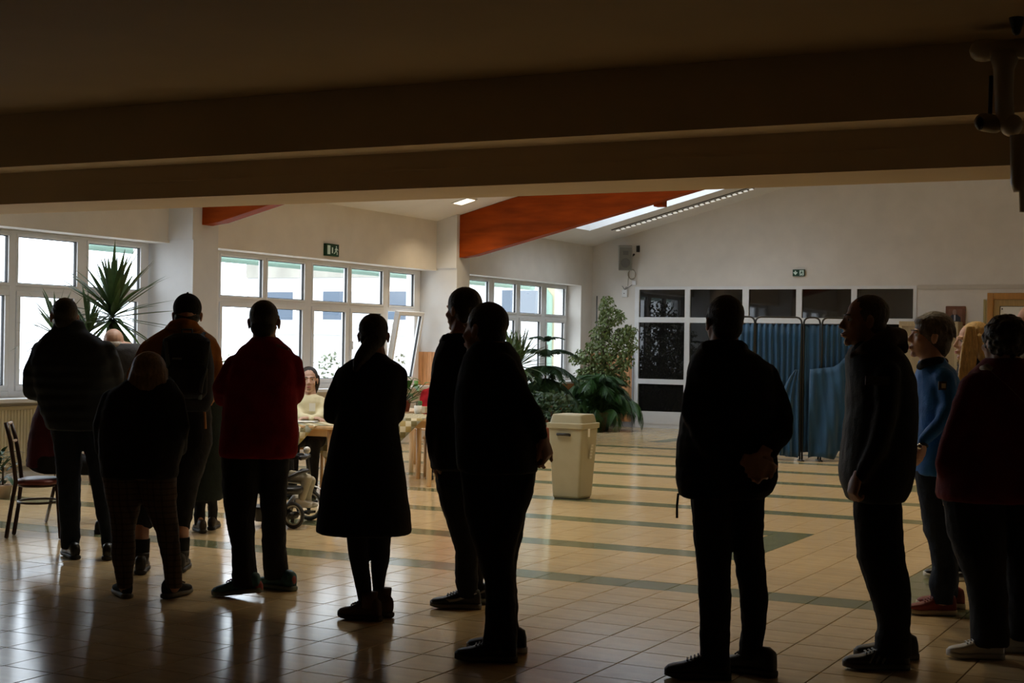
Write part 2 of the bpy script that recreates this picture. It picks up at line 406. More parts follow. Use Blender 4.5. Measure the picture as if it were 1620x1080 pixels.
# ================================================================== EXTERIOR
M_fac = mat('white_render', (.62, .62, .60), .9, var=.05, vscale=1.5)
M_facg = mat('stained_render', (.34, .32, .27), .9, var=.2, vscale=2, stretch=(1, 1, .3))
M_yel = mat('yellow_render', (.62, .56, .38), .9, var=.04)
M_cop = mat('green_gutter', (.24, .38, .31), .6)
M_og = mat('outdoor_paving', (.42, .41, .40), .9, var=.1, vscale=3)
M_shut = mat('grey_shutter', (.20, .23, .27), .5)
M_wing = mat('outdoor_window_glass', (.10, .13, .17), .08)
struct(build('ground_outside', B(((-60, -10, -.3), (-12.45, 60, -.15))), M_og), 'pale paved courtyard outside the windows', 'ground')
YF = 33.0
bl = thing('courtyard_building', 'white building across the courtyard behind the middle windows', 'building', (-19, YF, -.15))
build('wall', B(((-25, YF, -.15), (-12.6, YF+6, 3.3))), M_fac, bl)
build('parapet', B(((-25, YF-.05, 3.22), (-12.6, YF+6, 4.0))), M_facg, bl)
build('gutter', B(((-25, YF-.25, 4.0), (-12.6, YF+6, 4.18))), M_cop, bl)
build('eave_gutter', MB().tube([(-13.3, 14.3, 2.66), (-13.3, 26.8, 2.66)], .05, 12), M_cop, wall_left, True)
for k in range(7): build('gutter_bracket', B(((-13.3, 14.6+2*k, 2.70), (-12.44, 14.63+2*k, 2.72))), M_cop, wall_left)
build('ledge', B(((-25, YF-.06, 1.72), (-12.6, YF, 1.8))), M_pvc, bl)
for (xa, xb, ya, yb) in ((423, 464, 462, 506), (512, 557, 461, 506), (613, 653, 461, 506), (795, 813, 459, 496)):
    a, b = ony(xa, ya, YF), ony(xb, yb, YF); z0, z1 = b.z, a.z
    w = build('window', B(((a.x-.12, YF-.03, z0-.1), (b.x+.12, YF+.0, z0)), ((a.x-.12, YF-.03, z1), (b.x+.12, YF, z1+.1)), ((a.x-.12, YF-.03, z0), (a.x, YF, z1)), ((b.x, YF-.03, z0), (b.x+.12, YF, z1))), M_pvc, bl)
    build('pane', B(((a.x, YF-.02, z0), (b.x, YF-.01, z1))), M_wing, w)
a, b = ony(819, 460, 31), ony(853, 497, 31)
sh = build('shutter', B(((a.x, 30.8, b.z), (b.x, YF, a.z))), M_shut, bl)
e = thing('end_wing', 'yellow end wing with green downpipe seen through the right windows', 'building', (-13.4, 28.6, -.15))
build('wall', B(((-13.94, 28.6, -.15), (-12.3, 30, 4.2))), M_yel, e)
build('downpipe', MB().tube([(-13.76, 28.5, -.1), (-13.76, 28.5, 2.55), (-13.9, 28.42, 2.75), (-14.1, 28.35, 3.1)], .075, 12), M_cop, e, True)
far = thing('far_building', 'washed-out pale building far beyond the left windows', 'building', (-34, 24, -.15))
build('wall', B(((-40, 8, -.15), (-34, 33, 3.6))), M_fac, far)
for k in range(7):
    y = 10+k*3.2; w = build('window', B(((-34.03, y-.1, 1.5), (-34, y+1.7, 3.0))), M_pvc, far); build('pane', B(((-34.04, y, 1.6), (-34.03, y+1.6, 2.9))), M_wing, w)
M_leaf_o = mat('shrub_leaf', (.15, .17, .10), .6, var=.2)
def foliage(name, parent, cx, cy, z0, h, r, n, ls, m, shape=1.0):
    mb = MB()
    for k in range(n):
        t = random.random(); a = random.uniform(0, 2*pi); rr = r*math.sqrt(random.random())*(1-.6*t*shape)
        p = V((cx+rr*math.cos(a), cy+rr*math.sin(a), z0+h*t)); d = V((random.gauss(0, 1), random.gauss(0, 1), random.gauss(-.1, .7))).normalized()
        s = d.orthogonal().normalized()*ls*.28; q = d*ls
        mb.add([p, p+q*.5+s+V((0, 0, -.1*ls)), p+q, p+q*.5-s+V((0, 0, -.1*ls))], [(0, 1, 2), (0, 2, 3)])
    o = build(name, mb, m, parent); o['kind'] = 'stuff'; return o
for k, (x, y, lb) in enumerate(((520, 600, 'thin grey-green courtyard shrub outside beyond the seated woman'), (640, 600, 'grey-green courtyard shrub outside behind the tilted sash'), (350, 590, 'pale courtyard shrub outside beside the red fleece man'))):
    p = onx(x, y, -14.5); t = thing('courtyard_shrub', lb, 'shrub', (p.x, p.y, -.15), 'courtyard shrubs')
    build('stem', MB().tube([(p.x, p.y, -.15), (p.x+.05, p.y, .8)], .02, 6), M_leaf_o, t)
    foliage('foliage', t, p.x, p.y, .35, .95, .5, 150, .085, M_leaf_o)

#@@PART2
# ================================================================== PEOPLE
M_skin = mat('skin', (.50, .27, .18), .5, var=.08, vscale=20)
M_skin2 = mat('skin_pale', (.62, .38, .28), .5, var=.06, vscale=20)
M_eye = mat('eye_white', (.75, .73, .70), .3)
M_iris = mat('iris', (.03, .025, .02), .2)
M_lip = mat('lips', (.42, .14, .12), .45)
M_rub = mat('white_rubber', (.62, .60, .56), .6)
M_rubd = mat('dark_rubber', (.03, .03, .03), .6)
def cloth(name, c, rough=.85, var=.18): return mat(name, c, rough, spec=.25, var=var, vscale=14, bump=.25, bscale=90)
def quilt(name, c, pitch=.075):
    if name in MATS: return MATS[name]
    m = mat(name, c, .8, spec=.2, var=.12, vscale=10); nt = m.node_tree; N = nt.nodes; L = nt.links
    tc = N.new('ShaderNodeTexCoord'); w = N.new('ShaderNodeTexWave'); w.wave_type = 'BANDS'; w.bands_direction = 'Z'; w.wave_profile = 'SIN'
    w.inputs['Scale'].default_value = 2*pi/20/pitch; w.inputs['Distortion'].default_value = 1.2; w.inputs['Detail'].default_value = 1
    b = N.new('ShaderNodeBump'); b.inputs['Strength'].default_value = .35; b.inputs['Distance'].default_value = .02
    L.new(tc.outputs['Object'], w.inputs['Vector']); L.new(w.outputs['Fac'], b.inputs['Height']); L.new(b.outputs[0], N['Principled BSDF'].inputs['Normal'])
    return m
def dirv(th):
    a = math.radians(th); return FH*math.cos(a)-RH*math.sin(a)
def shoe(parent, ground, th, L=.29, up=None, sole=None, lace=None, name='shoe', w=.1, tall=.09, lift=0):
    y = dirv(th); x = V((y.y, -y.x, 0)); g = V((ground.x, ground.y, 0))
    M = Matrix.Translation(g) @ Matrix(((x.x, y.x, 0, 0), (x.y, y.y, 0, 0), (0, 0, 1, 0), (0, 0, 0, 1)))
    if lift: M = M @ Matrix.Translation((0, L*.35, 0)) @ Matrix.Rotation(math.radians(-lift), 4, 'X') @ Matrix.Translation((0, -L*.35, 0))
    prof = [(-.5, .36, .5), (-.47, .64, .85), (-.38, .74, 1.0), (-.2, .70, .98), (-.05, .74, .78), (.1, .88, .58), (.25, .96, .44), (.38, .86, .37), (.46, .60, .30), (.5, .30, .2)]
    u = MB(); s = MB(); secs = []; ss = []
    for t, wd, h in prof:
        hh = tall*h; secs.append((V((0, t*L, .022+hh/2)), V((wd*w*.47, 0, 0)), V((0, 0, hh/2+.004))))
        rise = .012*max(0, (t-.3)/.2)
        ss.append((V((0, t*L*1.03, .016+rise)), V((wd*w*.53, 0, 0)), V((0, 0, .016))))
    u.loft(secs, 14, 2.5).xf(M); s.loft(ss, 14, 3.2).xf(M)
    o = build(name, u, up, parent, True); build('sole', s, sole or M_rub, o, True)
    if lace:
        for k in range(4):
            t = .0+k*.055; h = tall*(.80-1.05*(t+.02)); q = MB()
            q.tube([M @ V((-w*.27, t*L, .024+h*.93)), M @ V((0, t*L, .024+h*1.04)), M @ V((w*.27, t*L, .024+h*.93))], .004, 6); build('lace', q, lace, o)
    return o
def hand(mb, wrist, d, n, side, curl=35, sc=1.0):
    """wrist point, pointing direction, palm normal (towards which fingers curl), side = thumb side vector sign"""
    d = V(d).normalized(); n = V(n); n = (n-d*n.dot(d)).normalized(); x = d.cross(n)*side
    pl = .09*sc
    mb.loft([(wrist-d*.02, x*.026*sc, n*.02*sc), (wrist+d*.015, x*.03*sc, n*.019*sc), (wrist+d*pl*.6, x*.041*sc, n*.017*sc), (wrist+d*pl, x*.04*sc, n*.014*sc)], 12, 2.5)
    for k, (o, ln) in enumerate(((.032, .072), (.0108, .08), (-.0108, .075), (-.031, .058))):
        p = wrist+d*pl*.92+x*o*sc; a = 0; r = .0088*sc; f = 1+.12*k
        for seg, q in enumerate((.45, .32, .23)):
            a += math.radians(curl*f*(.8 if seg == 0 else 1)); e = p+(d*math.cos(a)+n*math.sin(a))*ln*q*sc*1.05
            mb.caps(p, r, e, r*.92, 8); p = e; r *= .92
    p = wrist+d*pl*.28+x*.034*sc; t1 = (d*.72+x*.62+n*.25).normalized()
    e = p+t1*.04*sc; mb.caps(p-t1*.01, .0125*sc, e, .0105*sc, 8); t2 = (d*.88+x*.15+n*.45).normalized(); mb.caps(e, .0105*sc, e+t2*.034*sc, .009*sc, 8)
class Person:
    def __init__(s, label, root, depth=None, skin=M_skin, base=None):
        g = flo(*root) if depth is None else None
        if depth is not None:
            d = ray(root[0], 540); g = CAM+d*(depth/d.dot(FH)); g.z = 0
        s.G = V((g.x, g.y, 0 if base is None else base)); s.dep = (s.G-CAM).dot(FH); s.px = s.dep/FPX
        s.t = thing('person', label, 'person', s.G); s.skin = skin; s.body = MB(); s.tops = []; s.kids = []
    def P(s, x, y, d=0.0):
        r = ray(x, y); return CAM+r*((s.dep+d)/r.dot(FH))
    def secs(s, rows, k=1.0, grow=0.0):
        out = []
        for r in rows:
            y, xl, xr, hd = r[:4]; dc = r[4] if len(r) > 4 else 0
            hw = max(.008, ((xr-xl)/2*s.px)*k+grow); out.append((s.P((xl+xr)/2, y, dc), RH*hw, FH*max(.008, hd*k+grow)))
        return out
    def dense(s, rows, step=6):
        out = []
        for a, b in zip(rows, rows[1:]):
            n = max(1, int(abs(b[0]-a[0])/step))
            for i in range(n):
                t = i/n; out.append(tuple(p+(q-p)*t for p, q in zip(a, b)))
        out.append(rows[-1]); return out
    def chain(s, nodes, k=1.0, grow=0.0): return [(s.P(x, y, d), max(.006, r*s.px*k+grow)) for x, y, d, r in nodes]
    def torso(s, rows, arms, m, name='jacket', puff=0, disp=.014, collar=None, voxel=.012, it=5, e=2.3):
        rows = [tuple(r)+((0,) if len(r) == 4 else ()) for r in rows]
        mb = MB(); sec = s.secs(s.dense(rows))
        if puff:
            z0 = sec[0][0].z; sec2 = []
            for c, u, w in sec:
                g = 1+puff*abs(math.sin(pi*(z0-c.z)/.085)); sec2.append((c, u*g, w*g))
            sec = sec2
        mb.loft(sec, 26, e)
        for a in arms: mb.chain(s.chain(a), 14)
        o = soft(name, mb, m, s.t, voxel, it, disp, .09)
        s.body.loft(s.secs(rows, .84), 18)
        for a in arms: s.body.chain(s.chain(a, .72), 10)
        s.top = rows[0]; return o
    def legs(s, legs, shoes, m, name='trousers', mb=None, ankle=True, disp=.016, k=1.05, voxel=.011):
        mb = mb or MB(); rows_all = []
        for rows, sh in zip(legs, shoes):
            g = flo(sh[0], sh[1]) if sh else s.G; dd = ((g-s.G).dot(FH)) if sh else 0
            y0, y1 = rows[0][0], (sh[1]-8 if sh else rows[-1][0])
            rr = []
            for r in rows:
                y, xl, xr = r[:3]; t = max(0, (y-y0)/(y1-y0)); hd = (r[3] if len(r) > 3 else None) or (xr-xl)/2*s.px*k
                rr.append((y, xl, xr, min(hd, .13), (r[4] if len(r) > 4 else 0)+dd*t))
            if sh and ankle:
                yb = sh[1]-.062/s.px; l = rr[-1]
                if yb > l[0]+2: rr.append((yb, l[1]+1, l[2]-1, l[3], dd))
            mb.loft(s.secs(s.dense(rr, 8)), 18, 2.15); rows_all.append(rr)
            s.body.loft(s.secs(rr, .8), 12)
            if sh:
                c = V((g.x, g.y, .09)); y = dirv(sh[2]); s.body.caps(s.secs(rr[-1:])[0][0], .032, c-y*.025, .026, 10)
        o = soft(name, mb, m, s.t, voxel, 4, disp, .07)
        return o
    def head(s, xc, top, th, hair='short', hm=None, sz=1.0, d=0.0, tilt=0, face=False, neck=None, hairt=.006):
        sz *= 1.09; H = .235*sz; dy = 0
        c = s.P(xc, top, d)-ZZ*(H/2+hairt); y = dirv(th); x = V((y.y, -y.x, 0))
        M = Matrix.Translation(c) @ Matrix(((x.x, y.x, 0, 0), (x.y, y.y, 0, 0), (0, 0, 1, 0), (0, 0, 0, 1))) @ Matrix.Rotation(math.radians(tilt), 4, 'X') @ Matrix.Scale(sz, 4) @ Matrix.Scale(1.02, 4, V((1, 0, 0)))
        b = s.body; E = lambda cc, r: b.ell(cc, r, M)
        E((0, -.018, .032), (.074, .094, .085)); E((0, .028, -.03), (.060, .062, .085)); E((0, .03, -.072), (.05, .052, .042)); E((0, .072, -.098), (.022, .018, .018))
        E((0, .074, .022), (.05, .017, .011)); b.caps(M @ V((0, .083, .012)), .0085*sz, M @ V((0, .104, -.026)), .0125*sz, 10)
        for q in (-1, 1):
            E((q*.012, .092, -.032), (.009, .011, .008)); E((q*.04, .06, -.026), (.02, .02, .018)); E((q*.079, -.01, -.008), (.008, .019, .032)); E((q*.084, -.018, .004), (.007, .012, .018))
        E((0, .091, -.061), (.023, .010, .006)); E((0, .089, -.071), (.021, .010, .006))
        r0 = s.top; nk = s.P((r0[1]+r0[2])/2, r0[0]+6, r0[4])-ZZ*.03
        b.caps(M @ V((0, -.02, -.06)), .060*sz, nk, .070*sz, 14)
        s.Mh = M
        if face:
            for q in (-1, 1):
                e_ = build('eye', MB().ell((q*.031, .0665, .004), (.012, .0112, .010), M), M_eye, s.t, True)
                build('iris', MB().ell((q*.031, .0762, .004), (.0055, .003, .0055), M), M_iris, e_, True)
                build('eyebrow', MB().loft([(M @ V((q*(.014+.036*k/4), .0915-.0016*k*k*.7, .025+.003*math.sin(k/4*pi))), x*.005, ZZ*.0035) for k in range(5)], 8), hm or M_black, s.t, True)
            build('lips', MB().ell((0, .096, -.0612), (.021, .008, .0045), M).ell((0, .0945, -.0695), (.018, .008, .005), M), M_lip, s.t, True)
        h = MB(); Eh = lambda cc, r: h.ell(cc, r, M, 20, 14); t = hairt; dsp, dsc, vx, it = .004, .012, .006, 3
        if hair in ('short', 'buzz', 'tousled'):
            Eh((0, -.026, .037), (.0745+t, .0905+t, .0825+t)); Eh((0, -.048, -.022), (.066+t*.6, .054+t*.6, .066))
            for q in (-1, 1): h.caps(M @ V((q*.07, .012, .03)), .012, M @ V((q*.0745, .006, -.004)), .005, 8)
            if hair == 'tousled':
                for k in range(46):
                    a = random.uniform(0, 2*pi); z = random.uniform(-.3, 1); rr = math.sqrt(1-min(1, z*z)); p = V((.08*rr*math.cos(a), -.034+.094*rr*math.sin(a), .035+.082*z))
                    if p.y > .045 and p.z < .07: continue
                    h.caps(M @ p, .016, M @ (p+V((random.gauss(0, .012), -.012, -.028))), .006, 8)
                Eh((0, -.066, -.035), (.072, .052, .075)); Eh((0, .036, .078), (.062, .046, .028)); Eh((.0, -.03, .06), (.088, .10, .078)); dsp = .007
        elif hair == 'bald':
            Eh((0, -.047, -.012), (.071, .068, .046)); dsp = .003
        elif hair == 'cap':
            h2 = MB(); h2.ell((0, -.014, .046), (.0835, .101, .088), M, 20, 14); o = soft('cap', h2, cloth('black_cap', (.012, .012, .014)), s.t, .006, 4)
            v = MB(); v.loft([(M @ V((0, .06+.1*k/5, .044-.012*(k/5)**2)), x*.075*math.sqrt(max(.05, 1-(k/5.2)**2)), ZZ*.004) for k in range(6)], 16); build('visor', v, cloth('black_cap', (.012, .012, .014)), o, True)
            build('button', MB().ell((0, -.014, .135), (.007, .007, .005), M), cloth('black_cap', (.012, .012, .014)), o, True)
            Eh((0, -.04, -.012), (.075, .06, .05))
        elif hair in ('bob', 'long', 'full', 'pony'):
            Eh((0, -.032, .042), (.077+t, .091+t, .080+t)); L = {'bob': -.10, 'full': -.075, 'long': -.27, 'pony': -.04}[hair]
            if hair == 'pony':
                Eh((0, -.05, -.015), (.072, .056, .06))
            else:
                for k in range(13):
                    a = math.radians(-15-150*k/12); r_ = .083; p = V((r_*math.cos(a), -.01+r_*1.05*math.sin(a), .03)); q = p+V((0, -.008 if hair != 'long' else -.01, L-.03+random.uniform(-.02, .02)))
                    if k in (0, 12): p.y += .012; q += V((-.012*math.copysign(1, p.x), .012, 0))
                    h.chain([(M @ p, .022), (M @ ((p+q)/2+V((p.x*.1, -.01, 0))), .023), (M @ q, .010 if hair == 'long' else .017)], 10)
        elif hair == 'curly':
            Eh((0, -.03, .03), (.092, .105, .098))
            for k in range(190):
                a = random.uniform(0, 2*pi); z = random.uniform(-.95, 1); rr = math.sqrt(1-z*z); p = V((.089*rr*math.cos(a), -.034+.102*rr*math.sin(a), .026+.092*z))
                if p.y > .05 and p.z < .075: continue
                Eh(p, (.015, .015, .015))
            dsp, dsc = .012, .02
        if h.v:
            o = soft('hair', h, hm, s.t, vx, it, dsp, dsc)
        return M
    def finish(s, voxel=.0075):
        return soft('body', s.body, s.skin, s.t, voxel, 3)

C_black = cloth('black_wool', (.010, .010, .012)); C_blk2 = cloth('black_trousers', (.012, .012, .014)); C_navy = cloth('dark_jeans', (.014, .020, .034))
H_dark = mat('dark_brown_hair', (.020, .013, .009), .5, var=.3, vscale=60, bump=.5, bscale=150)
H_grey = mat('grey_brown_hair', (.085, .062, .042), .5, var=.35, vscale=60, bump=.5, bscale=150, stretch=(1, 1, .3))
H_brown = mat('light_brown_hair', (.20, .115, .055), .5, var=.3, vscale=60, bump=.5, bscale=150, stretch=(1, 1, .3))
H_blond = mat('blond_hair', (.58, .38, .14), .45, var=.3, vscale=70, bump=.5, bscale=160, stretch=(1, 1, .2))
H_white = mat('white_hair', (.55, .50, .45), .6, var=.2, vscale=60)

# --- 1 man in padded jacket
p = Person('man at far left in a dark slate padded jacket and navy trousers', (110, 882))
p.torso([(506, 88, 130, .08), (514, 86, 133, .085), (522, 82, 136, .10), (531, 72, 150, .12), (545, 58, 172, .14), (570, 52, 180, .16), (610, 56, 182, .165), (650, 66, 178, .165), (680, 78, 172, .16)],
        [[(66, 553, 0, 15), (52, 590, .02, 16), (51, 618, .08, 15), (88, 628, .3, 12)], [(168, 553, 0, 15), (181, 590, .02, 15), (183, 622, .08, 14), (150, 630, .3, 12)]], quilt('slate_padded_nylon', (.030, .038, .050)), puff=.035)
p.legs([[(670, 80, 130), (720, 88, 129), (780, 92, 127), (833, 95, 127), (868, 97, 125)], [(670, 122, 170), (740, 140, 172), (800, 150, 178), (850, 160, 181), (868, 162, 181)]], [(112, 881, 30), (172, 882, 10)], C_navy)
for q in ((112, 881, 30), (172, 882, 10)): shoe(p.t, flo(*q[:2]), q[2], .29, mat('black_leather', (.012, .012, .012), .35), M_rubd, M_black)
p.head(101.5, 471, 28, 'buzz', H_dark, hairt=.004); p.finish()
# --- 2 bald man behind
p = Person('bald man with a white hair fringe in grey, behind the padded jacket man', (198, 824), skin=M_skin2)
p.torso([(543, 180, 222, .09), (552, 170, 234, .13), (570, 164, 240, .15), (640, 165, 240, .16), (710, 168, 236, .15)], [[(172, 566, 0, 11), (166, 610, .05, 10), (185, 640, .28, 9)], [(232, 566, 0, 11), (238, 610, .05, 10), (215, 640, .28, 9)]], cloth('grey_jacket', (.06, .062, .068)))
p.legs([[(700, 170, 206), (770, 172, 200), (812, 174, 196)], [(700, 200, 236), (770, 204, 232), (812, 206, 228)]], [(186, 824, 10), (216, 824, -10)], C_blk2)
for q in ((186, 824, 10), (216, 824, -10)): shoe(p.t, flo(*q[:2]), q[2], .28, M_black, M_rubd)
p.head(180, 519, 15, 'bald', H_white, tilt=-8); p.finish()
# --- 3 short person with brown plaid trousers
plaid = mat('brown_plaid_wool', (.11, .070, .048), .85, var=.15, vscale=18)
def add_plaid(m):
    nt = m.node_tree; N = nt.nodes; L = nt.links; b = N['Principled BSDF']; tc = N.new('ShaderNodeTexCoord'); src = b.inputs['Base Color'].links[0].from_socket; fac = None
    for ax, sc in (('X', 9), ('Z', 9)):
        w = N.new('ShaderNodeTexWave'); w.bands_direction = ax; w.inputs['Scale'].default_value = sc; w.inputs['Distortion'].default_value = 0; L.new(tc.outputs['Object'], w.inputs['Vector'])
        r = N.new('ShaderNodeMapRange'); r.inputs[1].default_value = .75; r.inputs[2].default_value = .95; r.inputs[3].default_value = 1; r.inputs[4].default_value = .55; L.new(w.outputs['Fac'], r.inputs[0])
        v = N.new('ShaderNodeVectorMath'); v.operation = 'SCALE'; L.new(src, v.inputs[0]); L.new(r.outputs[0], v.inputs['Scale']); src = v.outputs[0]
    L.new(src, b.inputs['Base Color'])
add_plaid(plaid)
p = Person('short person with light brown hair, black jacket and brown plaid trousers', (235, 946))
p.torso([(596, 208, 266, .09), (606, 192, 277, .12), (622, 172, 287, .14), (650, 160, 290, .16), (700, 158, 290, .17), (745, 160, 281, .17), (756, 162, 279, .165)],
        [[(176, 632, 0, 17), (161, 672, 0, 15), (163, 710, .1, 13), (190, 722, .26, 10)], [(276, 632, 0, 17), (286, 672, 0, 14), (284, 708, .1, 13), (258, 722, .26, 10)]], cloth('black_down_jacket', (.013, .013, .016)), puff=.02)
p.legs([[(745, 161, 226), (793, 169, 223), (835, 177, 214), (883, 177, 213), (922, 184, 210)], [(745, 216, 279), (800, 227, 279), (840, 246, 283), (883, 256, 287), (922, 262, 289)]], [(194, 946, 28), (280, 946, -22)], plaid)
for q in ((194, 942, 28), (280, 942, -22)): shoe(p.t, flo(*q[:2]), q[2], .25, cloth('grey_knit_shoe', (.03, .03, .032)), mat('grey_sole', (.20, .19, .17), .7), M_black)
p.head(238, 557, 0, 'full', H_brown, hairt=.012); p.finish()
# --- 4 man with cap and backpack
p = Person('man in an orange jacket, black cap and shorts, carrying a backpack', (255, 902)); P4 = p
OR = cloth('orange_jacket', (.34, .13, .022))
p.torso([(514, 268, 316, .10), (524, 255, 326, .12), (536, 235, 342, .14), (560, 222, 345, .16), (620, 232, 340, .16), (634, 236, 337, .16), (642, 238, 335, .155)],
        [[(236, 553, 0, 16), (216, 592, 0, 15), (213, 625, .1, 13), (242, 640, .32, 10)], [(334, 553, 0, 15), (342, 590, 0, 14), (336, 622, .1, 13), (314, 640, .32, 10)]], OR)
hd = MB(); hd.chain(p.chain([(268, 522, -.02, 9), (276, 515, -.09, 10), (290, 514, -.12, 11), (304, 516, -.09, 10), (312, 524, -.02, 9)])); hd.chain(p.chain([(272, 520, .06, 8), (290, 517, .1, 8), (308, 520, .06, 8)])); soft('hood', hd, OR, p.t, .010, 5, .012)
p.legs([[(628, 240, 290), (700, 236, 290), (770, 214, 264), (836, 212, 240)], [(628, 282, 333), (700, 282, 336), (770, 274, 314), (838, 276, 300)]], [(224, 904, 10), (288, 901, 5)], cloth('black_shorts', (.014, .014, .016)), name='shorts', ankle=False)
for (x, y, th), xs in (((224, 904, 10), (224, 226)), ((288, 901, 5), (287, 288))):
    g = flo(x, y); c = V((g.x, g.y, 0))-dirv(th)*.05
    p.body.chain([(p.P(xs[0], 826, (g-p.G).dot(FH)*.8), .052), (c+ZZ*.2, .046), (c+ZZ*.06, .036)])
    build('sock', MB().loft([(c+ZZ*z, RH*r, FH*r) for z, r in ((.10, .05), (.16, .053), (.215, .055), (.22, .053))], 16), cloth('black_sock', (.012, .012, .012)), p.t, True)
    b_ = shoe(p.t, g, th, .3, mat('dark_boot_leather', (.022, .020, .018), .5), M_rubd, M_black, 'boot', .105, .10)
    build('boot_cuff', MB().loft([(c+ZZ*z, RH*r, FH*r*1.1) for z, r in ((.06, .046), (.11, .05), (.135, .052))], 16), mat('dark_boot_leather', (.022, .020, .018), .5), b_, True)
p.head(297, 467, 10, 'cap', H_dark, hairt=.004); p.finish()
# backpack he wears
bp = thing('backpack', 'dark blue-grey backpack on the back of the orange jacket man', 'backpack', p.P(296, 640, -.26))
BK = cloth('backpack_nylon', (.022, .026, .034)); BK2 = mat('backpack_trim', (.07, .11, .15), .5, var=.2)
def pbox(rows, e=3.2): return MB().loft(p.secs(p.dense([tuple(r) for r in rows], 10)), 22, e)
soft('main_bag', pbox([(527, 276, 316, .05, -.22), (536, 260, 330, .085, -.235), (580, 254, 337, .10, -.245), (632, 256, 336, .10, -.245), (650, 264, 328, .08, -.24)]), BK, bp, .01, 4, .012)
soft('front_pocket', pbox([(575, 272, 322, .03, -.34), (582, 266, 328, .045, -.345), (622, 266, 327, .045, -.345), (630, 272, 320, .03, -.34)]), BK, bp, .009, 4, .01)
for sx in (1, -1):
    X = lambda x: 296+sx*(x-296)
    build('side_strap', MB().loft([(p.P(X(330), 540, -.335), RH*.012, FH*.004), (p.P(X(326), 575, -.355), RH*.014, FH*.004), (p.P(X(318), 610, -.395), RH*.014, FH*.004), (p.P(X(316), 632, -.36), RH*.012, FH*.004)], 8), BK2, bp, True)
    build('shoulder_strap', MB().loft([(p.P(X(314), 535, -.17), RH*.025, FH*.010), (p.P(X(320), 527, -.06), RH*.026, ZZ*.010), (p.P(X(322), 528, .06), RH*.026, ZZ*.010), (p.P(X(326), 545, .16), RH*.025, FH*.010), (p.P(X(332), 600, .165), RH*.022, FH*.010)], 10), BK, bp, True)
build('handle', MB().tube([p.P(288, 528, -.2), p.P(288, 521, -.2), p.P(304, 521, -.2), p.P(304, 528, -.2)], .007, 8), BK2, bp, True)
build('logo', MB().box((-.03, -.003, -.006), (.03, .003, .006), Matrix.Translation(p.P(280, 567, -.342)) @ Matrix.Rotation(-YAW, 4, 'Z')), mat('grey_print', (.2, .22, .24), .5), bp)
build('waist_belt', MB().tube([p.P(322, 640, -.2), p.P(324, 655, -.18), p.P(325, 678, -.18)], .008, 8), mat('orange_cord', (.4, .16, .04), .6), bp, True)
# --- 5 man in red fleece
p = Person('bald-shaven man in a dark red fleece with colourful trainers', (400, 940))
RED = cloth('red_fleece', (.27, .007, .014), .95)
p.torso([(532, 402, 438, .085), (540, 394, 446, .11), (550, 380, 460, .13), (566, 368, 469, .15), (590, 360, 474, .16), (640, 354, 470, .17), (690, 349, 473, .175), (714, 347, 471, .175), (723, 348, 467, .17)],
        [[(372, 577, 0, 17), (349, 614, 0, 14), (352, 630, .08, 13), (388, 632, .32, 10)], [(463, 577, 0, 17), (473, 605, 0, 11), (468, 628, .08, 12), (438, 634, .32, 10)]], RED)
p.legs([[(708, 350, 414), (780, 352, 408), (817, 357, 403), (867, 367, 403), (906, 367, 407)], [(708, 405, 460), (780, 411, 454), (817, 413, 453), (867, 414, 453), (900, 416, 457)]], [(376, 944, 80), (437, 931, 55)], C_blk2)
TE = mat('teal_violet_mesh', (.02, .09, .11), .6, var=.5, vscale=25)
for q, l in (((376, 944, 80), 8), ((437, 931, 55), 0)):
    g = flo(*q[:2]); o = shoe(p.t, g, q[2], .30, TE, mat('grey_green_sole', (.16, .19, .16), .6), mat('violet_lace', (.14, .03, .16), .6), 'trainer', .105, .10, lift=l)
    y = dirv(q[2]); build('heel_patch', MB().ell(V((g.x, g.y, .065))-y*.125, (.03, .03, .04)), mat('coral_patch', (.30, .05, .05), .6), o, True)
    build('side_patch', MB().ell(V((g.x, g.y, .05))+V((y.y, -y.x, 0))*.044, (.03, .03, .022)), mat('lime_patch', (.08, .20, .04), .6), o, True)
build('shoulder_logo', MB().box((-.045, -.004, -.008), (.045, .004, .008), Matrix.Translation(p.P(447, 549, -.125)) @ Matrix.Rotation(-YAW-.5, 4, 'Z') @ Matrix.Rotation(.25, 4, 'Y')), mat('grey_logo_print', (.30, .12, .12), .7), p.t)
p.head(419, 475, 0, 'buzz', H_dark, hairt=.003); p.finish()
# --- 6 woman in long black coat
p = Person('woman in a long black coat with dark hair tied back, seen from behind', (580, 980))
p.torso([(556, 580, 606, .075), (566, 562, 616, .10), (576, 545, 634, .125), (590, 534, 640, .14), (620, 530, 638, .145), (660, 531, 629, .135), (690, 524, 633, .15), (760, 510, 643, .19), (836, 500, 652, .23), (843, 501, 652, .23)],
        [[(545, 594, 0, 16), (526, 636, 0, 14.5), (524, 658, .05, 13), (556, 662, .28, 10)], [(631, 594, 0, 15), (632, 636, 0, 11.5), (628, 658, .05, 12), (600, 662, .28, 10)]], C_black, 'coat', disp=.008)
p.legs([[(825, 546, 584), (877, 551, 583), (910, 558, 586), (944, 566, 589)], [(825, 584, 620), (883, 586, 617), (917, 588, 610), (944, 590, 606)]], [(569, 980, 70), (597, 972, 40)], C_blk2, disp=.006)
BR = mat('brown_suede', (.075, .035, .020), .8, var=.15)
for q in ((569, 980, 70), (597, 972, 40)):
    g = flo(*q[:2]); o = shoe(p.t, g, q[2], .25, BR, mat('brown_sole', (.05, .03, .02), .7), BR, 'ankle_boot', .088, .10)
    c = V((g.x, g.y, 0))-dirv(q[2])*.055; build('boot_shaft', MB().loft([(c+ZZ*z, RH*r, FH*r) for z, r in ((.07, .042), (.12, .043), (.155, .046))], 16), BR, o, True)
